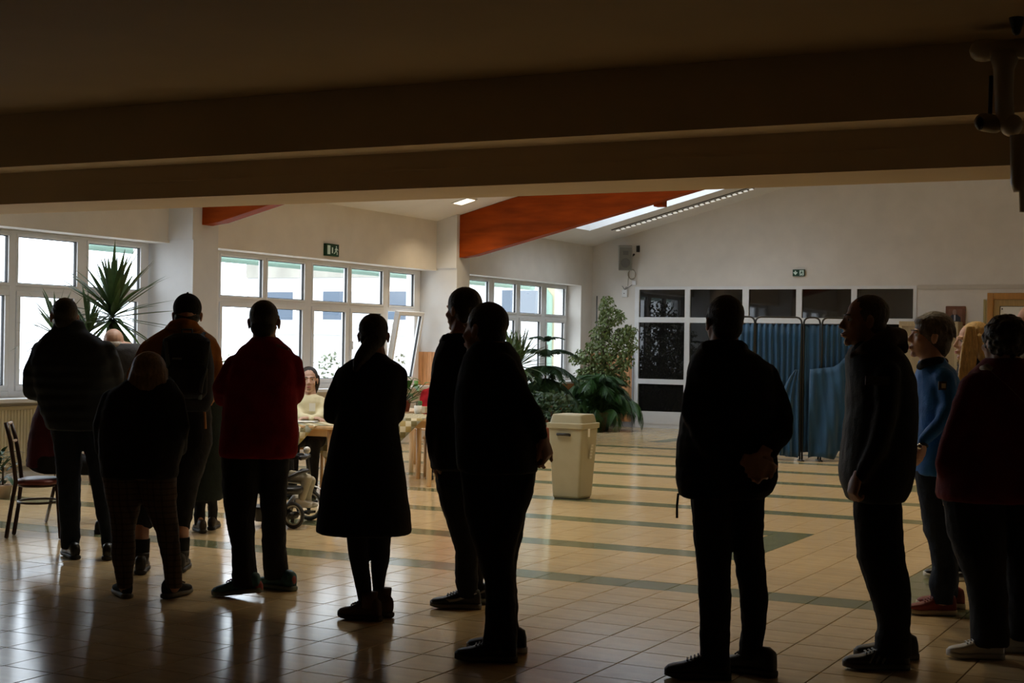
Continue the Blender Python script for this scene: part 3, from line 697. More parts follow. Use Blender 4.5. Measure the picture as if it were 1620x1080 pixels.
p.head(592, 497, 0, 'pony', H_dark, sz=.90, hairt=.004)
pt = MB(); pt.chain(p.chain([(591, 540, -.085, 14), (582, 552, -.11, 13), (574, 562, -.125, 12), (567, 572, -.14, 9), (563, 584, -.15, 5)])); soft('ponytail', pt, H_dark, p.t, .007, 4, .006, .02)
build('hair_band', MB().tube([p.P(588+8*math.cos(a), 543+4*math.sin(a), -.10-.02*math.sin(a)) for a in [k*pi/6 for k in range(13)]], .006, 6), M_black, p.t, True); p.finish()
# --- 7 tall man behind
p = Person('tall young man with dark hair standing behind the older man', (722, 962))
p.torso([(527, 706, 752, .10), (538, 697, 758, .13), (552, 690, 766, .16), (580, 683, 772, .19), (640, 680, 770, .19), (700, 680, 766, .18), (742, 682, 762, .17)],
        [[(700, 577, -.08, 15), (690, 630, -.08, 14), (684, 690, -.06, 12), (687, 722, -.04, 9)], [(752, 575, .16, 14), (764, 640, .18, 12), (758, 700, .1, 10)]], cloth('black_jacket', (.011, .012, .014)))
co = MB(); co.chain(p.chain([(699, 540, -.02, 5), (704, 534, -.09, 6), (726, 532, -.12, 6), (748, 536, -.09, 6), (755, 540, -.02, 5)])); soft('collar', co, C_black, p.t, .009, 4)
hand(p.body, p.P(688, 724, -.04), -ZZ+RH*.1, RH, 1, 25)
p.legs([[(735, 686, 765), (770, 690, 763), (808, 699, 760), (838, 710, 758), (875, 720, 757), (920, 720, 756), (936, 724, 756)], [(735, 700, 770), (808, 708, 768), (875, 722, 766), (930, 735, 766)]], [(721, 962, 86), (748, 953, 82)], C_blk2)
for q in ((721, 962, 86), (748, 953, 82)):
    g = flo(*q[:2]); o = shoe(p.t, g, q[2], .285, mat('black_trainer', (.018, .018, .020), .5), M_rub if q[0] > 730 else mat('grey_sole2', (.16, .15, .13), .6), M_black, 'trainer', .1, .095)
    y = dirv(q[2]); x = V((y.y, -y.x, 0)); sd = -1 if x.dot(FH) > 0 else 1
    build('side_swoosh', MB().loft([(V((g.x, g.y, z))+y*t+x*sd*wd, y*.004+ZZ*.002, ZZ*h) for t, z, h, wd in ((-.12, .095, .002, .037), (-.07, .075, .005, .0375), (-.01, .055, .007, .0385), (.03, .05, .008, .044), (.05, .058, .003, .046))], 8), mat('grey_swoosh', (.30, .27, .25), .5), o, True)
p.head(731, 454, 48, 'short', H_dark, sz=.93, hairt=.014); p.finish()
# --- 8 older man with hands behind back
p = Person('heavy older man in black with his hands clasped behind his back', (775, 1045))
p.torso([(540, 752, 806, .12), (550, 742, 812, .15), (562, 733, 822, .18), (600, 723, 834, .22), (640, 718, 842, .23), (690, 719, 848, .23), (735, 722, 851, .22), (746, 725, 851, .21)],
        [[(796, 580, -.17, 22), (826, 630, -.17, 18), (848, 664, -.13, 15), (856, 688, -.07, 11)], [(790, 578, .2, 20), (830, 640, .2, 16), (854, 686, .06, 12)]], cloth('black_coat', (.010, .010, .011)))
hand(p.body, p.P(858, 690, -.06), RH*.32-ZZ*.92, FH*.4-RH*.9, -1, 48, 1.1); hand(p.body, p.P(852, 694, .03), -RH*.12-ZZ*.95, -FH+RH*.2, -1, 40, 1.1)
build('wristwatch', MB().tube([p.P(850+10*math.cos(a), 690+4*math.sin(a), -.065+.03*math.sin(a)) for a in [k*pi/6 for k in range(13)]], .006, 6), M_chrome, p.t, True)
p.legs([[(738, 727, 851, .15), (785, 731, 843, .14), (816, 736, 831), (856, 746, 819), (882, 756, 814), (919, 766, 815), (975, 768, 817), (1012, 763, 820)], [(738, 742, 850), (816, 750, 832), (900, 768, 817), (980, 776, 821), (1005, 778, 823)]], [(769, 1046, 88), (790, 1030, 85)], C_blk2)
for q in ((769, 1046, 88), (786, 1031, 85)): shoe(p.t, flo(*q[:2]), q[2], .29, mat('black_trainer', (.018, .018, .020), .5), M_rub if q[0] > 770 else mat('grey_sole3', (.13, .12, .10), .6), M_black, 'trainer', .105, .10)
p.head(766, 478, 54, 'buzz', H_dark, sz=1.0, hairt=.005); p.finish(.0065)
# --- 9 man right of centre
p = Person('man in a dark quilted jacket, hands behind back, standing before the blue booths', (1140, 1070))
p.torso([(541, 1116, 1174, .11), (550, 1108, 1178, .13), (560, 1098, 1200, .16), (575, 1091, 1219, .18), (640, 1081, 1226, .205), (700, 1073, 1224, .21), (750, 1070, 1230, .21), (775, 1072, 1222, .20), (785, 1074, 1207, .19)],
        [[(1106, 590, -.02, 19), (1094, 650, -.1, 17), (1120, 708, -.2, 15), (1178, 728, -.27, 12)], [(1212, 592, 0, 20), (1236, 648, -.04, 18), (1239, 684, -.12, 16), (1216, 716, -.25, 12)]], quilt('dark_quilted_nylon', (.013, .013, .014), .06), puff=.02)
hand(p.body, p.P(1212, 714, -.26), -ZZ-RH*.5, -FH-RH*.3, -1, 32, 1.1); hand(p.body, p.P(1180, 728, -.3), RH*.9-ZZ*.4, FH, 1, 25, 1.05)
p.legs([[(770, 1093, 1162), (803, 1093, 1161), (860, 1098, 1159), (897, 1102, 1156), (960, 1107, 1157), (1014, 1107, 1155)], [(770, 1150, 1210), (866, 1158, 1208), (904, 1163, 1213), (941, 1171, 1215), (992, 1172, 1212), (1016, 1169, 1208)]], [(1104, 1073, 82), (1182, 1064, 50)], C_blk2)
for q in ((1104, 1073, 82), (1182, 1064, 50)): shoe(p.t, flo(*q[:2]), q[2], .295, mat('brown_black_boot', (.020, .014, .011), .5), M_rubd, M_black, 'shoe', .108, .11)
build('drawstring', MB().tube([p.P(1073, 780, -.05), p.P(1071, 800, -.05), p.P(1071, 819, -.05)], .006, 8), M_black, p.t, True)
co = MB(); co.chain(p.chain([(1110, 551, .0, 7), (1118, 547, -.1, 9), (1145, 545, -.14, 10), (1170, 546, -.1, 9), (1178, 550, .0, 7)])); soft('collar', co, C_black, p.t, .009, 4)
p.head(1145, 467, 16, 'short', H_dark, sz=.92, hairt=.007); p.finish(.0065)
# --- 10 man in profile with hooded jacket
p = Person('balding man in profile wearing a black parka with brown hood', (1390, 1057))
p.torso([(540, 1356, 1412, .12), (552, 1344, 1424, .15), (566, 1338, 1434, .18), (600, 1341, 1445, .22), (650, 1340, 1449, .23), (700, 1334, 1447, .235), (745, 1329, 1443, .235), (768, 1332, 1438, .225), (792, 1342, 1428, .2)],
        [[(1404, 592, -.19, 21), (1402, 650, -.22, 18), (1388, 710, -.23, 16), (1364, 752, -.21, 12)], [(1394, 592, .2, 18), (1380, 660, .22, 16), (1352, 735, .2, 12)]], cloth('black_parka', (.014, .014, .014), .7))
hand(p.body, p.P(1357, 752, -.2), -ZZ-RH*.30, RH+FH*.3, -1, 45, 1.0)
hd = MB(); hd.chain(p.chain([(1350, 562, -.06, 7), (1372, 550, -.13, 11), (1405, 534, -.12, 15), (1422, 532, 0, 15), (1408, 534, .12, 14), (1372, 550, .13, 11), (1350, 562, .06, 7)])); hd.chain(p.chain([(1398, 520, 0, 11), (1416, 536, 0, 16), (1428, 550, 0, 11)]))
soft('hood', hd, cloth('brown_hood', (.055, .035, .022)), p.t, .011, 5, .02, .06)
build('sleeve_print', MB().box((-.055, -.004, -.02), (.055, .004, .02), Matrix.Translation(p.P(1388, 602, -.262)) @ Matrix.Rotation(-YAW, 4, 'Z')), mat('dark_grey_print', (.035, .035, .04), .7), p.t)
p.legs([[(775, 1349, 1425), (834, 1352, 1427), (882, 1356, 1432), (916, 1367, 1439), (960, 1381, 1441), (995, 1389, 1439), (1006, 1384, 1442)], [(775, 1352, 1420), (882, 1362, 1430), (960, 1384, 1438), (998, 1390, 1437)]], [(1386, 1058, 88), (1402, 1041, 86)], C_blk2)
for q in ((1386, 1058, 88), (1402, 1041, 86)):
    g = flo(*q[:2]); o = shoe(p.t, g, q[2], .305, mat('black_trainer', (.018, .018, .020), .5), mat('grey_sole4', (.10, .095, .085), .6), M_black, 'trainer', .105, .10)
    y = dirv(q[2]); x = V((y.y, -y.x, 0)); sd = -1 if x.dot(FH) > 0 else 1
    for k in range(3): build('side_stripe', MB().loft([(V((g.x, g.y, .035+.06*t))+y*(.04-.03*k-.03*t)+x*sd*(.0435-.008*t), y*.006, x*.004) for t in (0, .5, 1)], 6), mat('grey_stripe', (.16, .16, .16), .6), o)
p.head(1367, 466, 90, 'buzz', H_grey, sz=.95, hairt=.003, face=True); p.finish(.006)
# --- 11 blue jacket
p = Person('grey-haired person in a bright blue jacket, jeans and red trainers', (1478, 970), skin=M_skin2)
BLU = cloth('blue_softshell', (.010, .12, .40), .6, .12)
p.torso([(566, 1459, 1492, .09), (574, 1454, 1498, .11), (586, 1451, 1510, .15), (605, 1449, 1516, .18), (640, 1448, 1517, .19), (690, 1447, 1515, .18), (740, 1446, 1512, .175), (751, 1447, 1510, .17)],
        [[(1494, 596, -.16, 16), (1503, 640, -.2, 14), (1490, 668, -.23, 12.5), (1461, 697, -.24, 9.5)], [(1485, 596, .17, 14), (1492, 650, .18, 12), (1462, 695, .22, 9)]], BLU, disp=.018)
co = MB(); co.chain(p.chain([(1455, 580, -.05, 6), (1462, 574, -.1, 7), (1485, 570, -.1, 7), (1494, 572, 0, 7), (1485, 570, .1, 7), (1462, 574, .1, 7), (1455, 580, .05, 6)])); soft('collar', co, C_black, p.t, .009, 4)
build('sleeve_patch', MB().box((-.024, -.004, -.024), (.024, .004, .024), Matrix.Translation(p.P(1491, 610, -.225)) @ Matrix.Rotation(-YAW+.15, 4, 'Z')), mat('dark_patch', (.04, .03, .03), .7), p.t)
build('patch_emblem', MB().box((-.011, -.006, -.013), (.013, .006, .013), Matrix.Translation(p.P(1492, 610, -.226)) @ Matrix.Rotation(-YAW+.15, 4, 'Z')), mat('tan_emblem', (.5, .42, .26), .7), p.t)
hand(p.body, p.P(1460, 703, -.24), -ZZ-RH*.28, FH*.6-RH*.6, 1, 30, 1.0); hand(p.body, p.P(1460, 700, .22), -ZZ-RH*.4, -RH, -1, 30)
w = MB().tube([p.P(1459+8*math.cos(a), 705+3*math.sin(a), -.24+.03*math.sin(a)) for a in [k*pi/6 for k in range(13)]], .008, 6); o = build('wristwatch', w, M_black, p.t, True); build('watch_face', MB().ell(p.P(1455, 706, -.275), (.016, .008, .016)), M_chrome, o, True)
p.legs([[(742, 1445, 1512), (803, 1457, 1512), (841, 1462, 1514), (853, 1468, 1514), (897, 1475, 1515), (922, 1470, 1515), (936, 1473, 1508)], [(742, 1448, 1510), (841, 1468, 1516), (920, 1480, 1516)]], [(1474, 972, 88), (1488, 961, 86)], C_navy)
RS = mat('red_suede', (.19, .018, .010), .6, var=.2, vscale=20)
for q in ((1474, 972, 88), (1488, 961, 86)): shoe(p.t, flo(*q[:2]), q[2], .275, RS, mat('cream_sole', (.48, .40, .28), .6), RS, 'trainer', .098, .10)
p.head(1470, 494, 88, 'tousled', H_grey, sz=1.0, hairt=.012, face=True, tilt=4); p.finish(.006)
# --- 12 blonde woman
p = Person('woman with long blond hair behind the blue jacket', (1505, 918), skin=M_skin2)
p.torso([(566, 1528, 1552, .085), (576, 1518, 1562, .12), (600, 1512, 1568, .16), (650, 1511, 1568, .16), (720, 1511, 1568, .165)], [[(1552, 598, -.14, 12), (1556, 650, -.16, 11), (1540, 700, -.18, 9)], [(1545, 598, .14, 12), (1548, 650, .16, 11), (1530, 700, .18, 9)]], cloth('black_top', (.014, .014, .013)))
p.legs([[(712, 1512, 1560), (800, 1512, 1545), (895, 1506, 1532)], [(712, 1518, 1566), (800, 1530, 1560), (895, 1530, 1556)]], [(1490, 916, 85), (1535, 919, 80)], C_blk2)
for q in ((1492, 914, 85), (1535, 919, 80)): shoe(p.t, flo(*q[:2]), q[2], .25, M_black, M_rub, M_black, 'trainer', .09, .09)
p.head(1537, 509, 94, 'long', H_blond, sz=.98, hairt=.006, face=True)
st = MB()
for k in range(12):
    x = 1521+k*1.9; st.chain(p.chain([(1531+k*.8, 518, -.085, 3), (x+3, 548, -.10, 3.2), (x-1, 580, -.13, 3), (x-6+random.uniform(-2, 2), 606, -.14, 1.2)]), 8)
soft('hair_strands', st, H_blond, p.t, .006, 2, .004, .02); p.finish(.006)
# --- 13 woman in dark red coat
p = Person('curly-haired woman in a dark red coat with a shoulder bag strap', (1570, 1040))
p.torso([(566, 1562, 1628, .10), (578, 1548, 1642, .13), (592, 1534, 1660, .16), (620, 1519, 1676, .19), (680, 1503, 1684, .21), (740, 1486, 1688, .22), (782, 1482, 1688, .22), (792, 1486, 1686, .21)],
        [[(1542, 612, -.06, 24), (1516, 672, -.09, 20), (1497, 730, -.06, 17), (1498, 772, 0, 11)], [(1662, 612, 0, 24), (1684, 680, 0, 20), (1690, 740, .1, 16)]], cloth('dark_red_wool', (.12, .004, .008)))
hand(p.body, p.P(1498, 772, .02), -ZZ, RH, 1, 25)
p.legs([[(782, 1490, 1590), (850, 1501, 1590), (891, 1517, 1590), (916, 1527, 1590), (960, 1535, 1594), (1004, 1537, 1596)], [(782, 1580, 1682), (900, 1588, 1668), (1004, 1592, 1648)]], [(1543, 1041, 86), (1600, 1030, 84)], C_blk2)
WS = mat('white_leather', (.55, .52, .47), .5, var=.05)
for q in ((1543, 1041, 86), (1602, 1031, 84)): shoe(p.t, flo(*q[:2]), q[2], .27, WS, mat('white_sole', (.50, .47, .42), .6), WS, 'trainer', .1, .095)
build('scarf', MB().tube([p.P(1552, 582, -.1), p.P(1562, 580, -.15), p.P(1570, 584, -.16)], [.010, .016, .010], 8), mat('cream_scarf', (.45, .40, .33), .8), p.t, True)
p.head(1585, 499, 22, 'curly', H_dark, sz=.98); p.finish()
bs = thing('shoulder_bag', 'dark shoulder bag on a strap worn by the dark red coat woman', 'bag', p.P(1676, 745, -.2))
build('strap', MB().loft([(p.P(1562, 582, -.17), RH*.012-ZZ*.01, FH*.004), (p.P(1590, 606, -.215), RH*.012-ZZ*.01, FH*.004), (p.P(1625, 640, -.24), RH*.012-ZZ*.01, FH*.004), (p.P(1660, 690, -.25), RH*.012-ZZ*.01, FH*.004), (p.P(1676, 722, -.26), RH*.012-ZZ*.01, FH*.004)], 8), mat('tan_strap', (.20, .12, .07), .6), bs, True)
soft('bag_body', MB().loft(p.secs([(718, 1652, 1700, .05, -.29), (726, 1646, 1706, .06, -.29), (790, 1644, 1708, .07, -.29), (798, 1650, 1702, .06, -.29)]), 20, 3.5), mat('dark_bag_leather', (.02, .012, .01), .5), bs, .01, 3)
# --- 14 man at right edge
p = Person('man with shaved hair in a dark green jacket cut off by the right edge', (1630, 930), skin=M_skin)
p.torso([(552, 1608, 1646, .11), (564, 1596, 1662, .15), (590, 1590, 1670, .20), (650, 1588, 1672, .21), (720, 1590, 1670, .2)], [[(1640, 590, -.18, 15), (1642, 650, -.2, 13), (1625, 700, -.2, 11)], [(1640, 590, .18, 15), (1642, 650, .2, 13), (1625, 700, .2, 11)]], mat('camouflage_cloth', (.030, .030, .020), .8, var=.6, vscale=9))
p.legs([[(712, 1592, 1660), (800, 1600, 1640), (905, 1604, 1632)], [(712, 1600, 1668), (800, 1630, 1665), (905, 1634, 1660)]], [(1612, 930, 85), (1645, 932, 80)], C_blk2)
for q in ((1612, 930, 85), (1645, 932, 80)): shoe(p.t, flo(*q[:2]), q[2], .29, M_black, M_rubd, M_black)
p.head(1630, 481, 80, 'buzz', H_dark, hairt=.003, face=True); p.finish(.007)
# --- 19 person hidden in front of the orange jacket man
p = Person('short person in a dark green coat half hidden behind the backpack man', (325, 840))
p.torso([(578, 314, 338, .08), (588, 302, 350, .11), (610, 296, 354, .14), (680, 294, 356, .15), (740, 292, 358, .16), (790, 294, 352, .165)], [[(302, 606, 0, 10), (296, 650, .02, 9), (305, 690, .15, 8)], [(348, 606, 0, 10), (350, 660, -.02, 9), (344, 695, -.04, 7)]], cloth('dark_green_coat', (.012, .018, .016)), 'coat')
hand(p.body, p.P(343, 697, -.04), -ZZ-RH*.2, -RH, 1, 30, .9)
p.legs([[(780, 306, 326), (830, 308, 324)], [(780, 326, 344), (826, 330, 344)]], [(316, 841, 25), (338, 836, 0)], C_blk2)
for q in ((316, 841, 25), (338, 836, 0)): shoe(p.t, flo(*q[:2]), q[2], .24, mat('dark_brown_leather', (.03, .02, .012), .5), M_rubd, None, 'shoe', .09, .08)
p.head(318, 541, 0, 'bob', H_dark, sz=.92); p.finish(.009)
#@@PART3
# ================================================================== SEATED PEOPLE
def seated(label, root, depth, sx, mt, ml, hairmat, hair, face_th, headxy, torso, arms, thigh, th, skin=M_skin2, sz=1.0, face=False, seat=.46, name='sweater', disp=.012, shoecol=None):
    p = Person(label, root, depth, skin)
    p.torso(torso, arms, mt, name, disp=disp)
    y = dirv(th); x = V((y.y, -y.x, 0)); hip = p.P((torso[-1][1]+torso[-1][2])/2, torso[-1][0], torso[-1][4] if len(torso[-1]) > 4 else 0); hip = V((hip.x, hip.y, seat+.09))
    mb = MB()
    for q in (-1, 1):
        a = hip+x*.09*q; k = hip+x*.1*q+y*thigh; k.z = seat+.05; f = k+y*.03; f.z = .09
        mb.chain([(a, .095), (k, .065), (f, .045)], 14); p.body.chain([(a, .06), (k, .045), (f, .03)], 10)
        shoe(p.t, V((f.x, f.y, 0))+y*.05, th, .25*sz, shoecol or M_black, M_rubd, None, 'shoe', .09, .08)
    mb.ell((hip.x, hip.y, hip.z), (.17, .15, .10)); soft('trousers', mb, ml, p.t, .012, 4, .012)
    p.head(headxy[0], headxy[1], face_th, hair, hairmat, sz, d=headxy[2] if len(headxy) > 2 else 0, face=face); return p
CREAM = cloth('cream_knit', (.80, .72, .48), .85, .06)
p = seated('seated woman with dark hair in a cream jumper behind the table', (490, 790), 15.15, 0, CREAM, C_blk2, H_dark, 'bob', 188, (489, 580), [(623, 479, 501, .06), (627, 473, 507, .10), (635, 468, 511, .12), (660, 470, 510, .12), (688, 470, 510, .13)],
           [[(473, 634, 0, 8.5), (468, 650, -.08, 8), (478, 660, -.22, 6.5), (490, 661, -.27, 5.5)], [(507, 634, 0, 8.5), (510, 652, -.06, 8), (504, 660, -.2, 6.5), (494, 661, -.3, 5.5)]], .42, 180, face=True, sz=.98)
hand(p.body, p.P(494, 661, -.28), RH*.8-FH*.3, -ZZ, 1, 25, .9); hand(p.body, p.P(490, 661, -.27), -RH*.8-FH*.3, -ZZ, -1, 25, .9)
build('lanyard_badge', MB().box((-.03, -.004, -.04), (.03, .004, .04), Matrix.Translation(p.P(494, 644, -.15)) @ Matrix.Rotation(-YAW, 4, 'Z')), M_paper, p.t); p.finish(.006)
BURG = cloth('burgundy_knit', (.070, .010, .018))
p = seated('seated person in a burgundy jumper on the brown metal chair', (66, 845), 11.7, 0, BURG, C_blk2, H_dark, 'short', -80, (96, 575), [(622, 72, 104, .09), (634, 64, 110, .13), (660, 54, 112, .16), (700, 46, 110, .17), (738, 43, 106, .17)],
           [[(86, 640, -.17, 11), (90, 680, -.2, 10), (118, 700, -.18, 8)], [(86, 640, .17, 11), (92, 680, .2, 10), (120, 700, .18, 8)]], .42, -80); p.finish(.009)
p = seated('seated person in bright red mostly hidden behind the tall young man', (700, 770), 17.3, 0, cloth('bright_red_knit', (.42, .012, .02)), C_blk2, H_dark, 'short', 175, (700, 580), [(608, 686, 712, .08), (616, 674, 722, .12), (632, 667, 728, .14), (672, 672, 726, .15)],
           [[(674, 624, 0, 9), (670, 645, -.05, 8), (682, 655, -.2, 6)], [(722, 624, 0, 9), (726, 645, -.05, 8), (714, 655, -.2, 6)]], .42, 180); p.finish(.009)
# ---- child on a tricycle
cw1, cw2 = flo(463.6, 836), flo(488.8, 823)
p = Person('small child in pale trousers riding the tricycle behind the red fleece', (462, 832), 12.5, M_skin2)
DK = cloth('child_dark_jacket', (.02, .02, .022)); PT = cloth('pale_child_trousers', (.50, .46, .36))
p.torso([(688, 436, 456, .06), (694, 430, 462, .09), (720, 428, 464, .10), (758, 430, 466, .11)], [[(434, 700, -.08, 6), (448, 722, -.1, 5.5), (470, 722, -.1, 4.5)], [(452, 700, .1, 6), (460, 722, .12, 5.5), (478, 720, .1, 4.5)]], DK)
mb = MB(); LEGN = [[(455, 752, -.05, 10), (486, 757, -.12, 8.5), (478, 786, -.14, 6.5)], [(455, 754, .08, 10), (492, 760, .08, 8), (486, 786, .08, 6.5)]]
for a in LEGN: mb.chain(p.chain(a), 12); p.body.chain(p.chain(a, .7), 8)
soft('trousers', mb, PT, p.t, .009, 4, .01)
for x, y, d in ((479, 803, -.14), (488, 803, .08)):
    g = p.P(x, y, d); sh = MB(); yv = dirv(-75); o = shoe(p.t, g, -75, .15, mat('white_child_shoe', (.62, .58, .5), .6), M_rub, None, 'shoe', .06, .055)
    o.location.z += g.z
p.head(446, 652, -80, 'short', H_brown, sz=.8); p.finish(.007)
tr = thing('tricycle', 'child tricycle with black wheels and white frame behind the red fleece', 'tricycle', (cw1.x, cw1.y, 0)); PB = Person.__new__(Person)
def wheel(c, r, th, w=.03):
    a = dirv(th); o = MB(); n = 26; y = a
    ring = [c+ZZ*r+(y*math.cos(k*2*pi/n)+ZZ*math.sin(k*2*pi/n))*(r-.014) for k in range(n+1)]
    t = build('tyre', MB().tube(ring, .014, 8), M_rubd, tr, True)
    rim = [c+ZZ*r+(y*math.cos(k*2*pi/n)+ZZ*math.sin(k*2*pi/n))*(r-.031) for k in range(n+1)]
    rr = build('rim', MB().tube(rim, .0075, 6), M_rub, t, True)
    ax = V((a.y, -a.x, 0)); build('hub', MB().caps(c+ZZ*r-ax*.03, .03, c+ZZ*r+ax*.03, .03), M_black, t, True)
    sp = MB()
    for k in range(3):
        q = k*2*pi/3+.4; v = y*math.cos(q)+ZZ*math.sin(q); sp.tube([c+ZZ*r, c+ZZ*r+v*(r-.05)], .016, 8)
    build('spokes', sp, M_black, t, True)
wheel(V((cw1.x, cw1.y, 0)), .108, -118); cw3 = V((cw1.x, cw1.y, 0))+V((-.28, .16, 0)); wheel(cw3, .108, -118); wheel(V((cw2.x, cw2.y, 0)), .132, -112)
hub = V((cw2.x, cw2.y, .132)); rear = (V((cw1.x, cw1.y, .108))+cw3+ZZ*.108)/2; WF = mat('white_tricycle_frame', (.70, .68, .64), .35); hb = p.P(486, 722, .05)
build('fork', MB().tube([hub+FH*.05+ZZ*.0, hub+FH*.05+ZZ*.17, hub+ZZ*.2, hub-FH*.05+ZZ*.17, hub-FH*.05], .013, 8), WF, tr, True)
build('steering_column', MB().tube([hub+ZZ*.2, hb], .016, 10), M_black, tr, True)
build('main_frame', MB().tube([hub+ZZ*.22, (hub+rear)/2+ZZ*.12, rear+ZZ*.02], [.022, .03, .024], 10), WF, tr, True)
build('rear_axle', MB().tube([V((cw1.x, cw1.y, .108)), cw3+ZZ*.108], .014, 8), M_black, tr, True)
build('handlebar', MB().tube([hb-FH*.16-RH*.03, hb-FH*.08, hb, hb+FH*.08, hb+FH*.16-RH*.03], .013, 8), M_black, tr, True)
for q in (-1, 1): build('grip', MB().caps(hb+FH*.10*q, .018, hb+FH*.17*q-RH*.03, .02), M_black, tr, True)
build('bell', MB().ell(hb+ZZ*.055-FH*.02, (.03, .03, .03)), mat('white_bell', (.8, .78, .74), .3), tr, True)
build('mudguard', MB().loft([(hub+(RH*math.cos(a)+ZZ*math.sin(a))*.165, FH*.03, (RH*math.cos(a)+ZZ*math.sin(a))*.005) for a in [math.radians(q) for q in range(20, 150, 15)]], 8), WF, tr, True)
sc = rear+ZZ*.19
soft('seat', MB().loft([(sc-ZZ*.03, RH*.13, FH*.13), (sc, RH*.15, FH*.15), (sc+ZZ*.03, RH*.14, FH*.14)], 18, 3), M_black, tr, .012, 4)
soft('seat_back', MB().loft([(sc-RH*.14+ZZ*.02, RH*.03, FH*.14), (sc-RH*.18+ZZ*.2, RH*.03, FH*.13), (sc-RH*.21+ZZ*.36, RH*.025, FH*.11)], 16, 3), M_black, tr, .012, 4)
build('safety_bar', MB().tube([sc-RH*.05-FH*.15+ZZ*.06, sc+RH*.12-FH*.14+ZZ*.15, sc+RH*.18+ZZ*.16, sc+RH*.12+FH*.14+ZZ*.15, sc-RH*.05+FH*.15+ZZ*.06], .016, 8), M_black, tr, True)
build('pedal', MB().box((-.04, -.06, -.01), (.04, .06, .01), Matrix.Translation(hub-FH*.09-ZZ*.05)), M_black, tr)
soft('storage_basket', MB().loft([(rear-ZZ*.06-RH*.1, RH*.14, FH*.12), (rear+ZZ*.06-RH*.1, RH*.17, FH*.14)], 16, 4), M_black, tr, .012, 3)

# ================================================================== FURNITURE
# brown metal chair
CB = mat('brown_enamelled_metal', (.055, .028, .018), .35); CU = mat('burgundy_vinyl', (.16, .035, .030), .45, var=.1)
a, b, c_, d_ = flo(10, 852), flo(95.5, 853), flo(22, 846), flo(73, 826)
ch = thing('metal_chair', 'brown tubular metal chair with burgundy seat by the left window', 'chair', (a.x, a.y, 0)); px_ = 11.4/FPX
def cp(x, y, d=0): 
    r = ray(x, y); return CAM+r*((11.45+d)/r.dot(FH))
def gz(p): return V((p.x, p.y, .012))
build('back_leg', MB().tube([gz(a), cp(17, 806, 0), cp(25, 762, 0), cp(22, 735, 0), cp(16, 695, 0), cp(9, 668, 0)], .016, 10), CB, ch, True)
build('back_leg', MB().tube([gz(c_), cp(29, 800, .3), cp(34, 757, .36), cp(31, 728, .36), cp(25, 693, .36), cp(17, 666, .36)], .016, 10), CB, ch, True)
build('leg', MB().tube([gz(b), cp(93, 815, .02), cp(90, 766, 0)], .014, 10), CB, ch, True)
build('leg', MB().tube([gz(d_), cp(80, 795, .5), cp(87, 766, .42)], .014, 10), CB, ch, True)
st = MB(); sc = (cp(27, 761, 0)+cp(91, 761, 0)+cp(36, 758, .38)+cp(96, 758, .38))/4
soft('seat', MB().loft([(sc-ZZ*.022, RH*.15, FH*.19), (sc-ZZ*.012, RH*.162, FH*.205), (sc+ZZ*.012, RH*.158, FH*.20), (sc+ZZ*.02, RH*.13, FH*.17)], 22, 3.4), CU, ch, .009, 3)
build('seat_frame', MB().tube([sc-ZZ*.03+RH*.15*math.cos(t)+FH*.19*math.sin(t) for t in [k*pi/10 for k in range(21)]], .010, 8), CB, ch, True)
build('stretcher', MB().tube([sc-ZZ*.16+RH*.155*math.cos(t)+FH*.19*math.sin(t) for t in [k*pi/10 for k in range(21)]], .009, 8), CB, ch, True)
for yy in (671, 699): build('back_slat', MB().tube([cp(9+(yy-668)*.25, yy, 0), cp(12+(yy-668)*.25, yy-1, .18), cp(17+(yy-666)*.26, yy-3, .36)], .012, 8), mat('pale_slat', (.45, .30, .18), .4), ch, True)

# tables
M_clothy = mat('patchwork_tablecloth', (.72, .62, .40), .85)
def patch(m):
    nt = m.node_tree; N = nt.nodes; L = nt.links; b = N['Principled BSDF']; tc = N.new('ShaderNodeTexCoord'); mp = N.new('ShaderNodeMapping'); mp.inputs['Rotation'].default_value = (0, 0, .785); L.new(tc.outputs['UV'], mp.inputs[0])
    c1 = N.new('ShaderNodeTexChecker'); c1.inputs['Scale'].default_value = 17; c1.inputs[1].default_value = (.78, .70, .50, 1); c1.inputs[2].default_value = (.50, .38, .15, 1)
    c2 = N.new('ShaderNodeTexChecker'); c2.inputs['Scale'].default_value = 8.5; L.new(mp.outputs[0], c1.inputs[0]); L.new(mp.outputs[0], c2.inputs[0]); c2.inputs[1].default_value = (1, 1, 1, 1); c2.inputs[2].default_value = (.45, .5, .55, 1)
    mx = N.new('ShaderNodeMix'); mx.data_type = 'RGBA'; mx.blend_type = 'MULTIPLY'; mx.inputs[0].default_value = 1; L.new(c1.outputs[0], mx.inputs[6]); L.new(c2.outputs[0], mx.inputs[7]); L.new(mx.outputs[2], b.inputs['Base Color'])
patch(M_clothy)
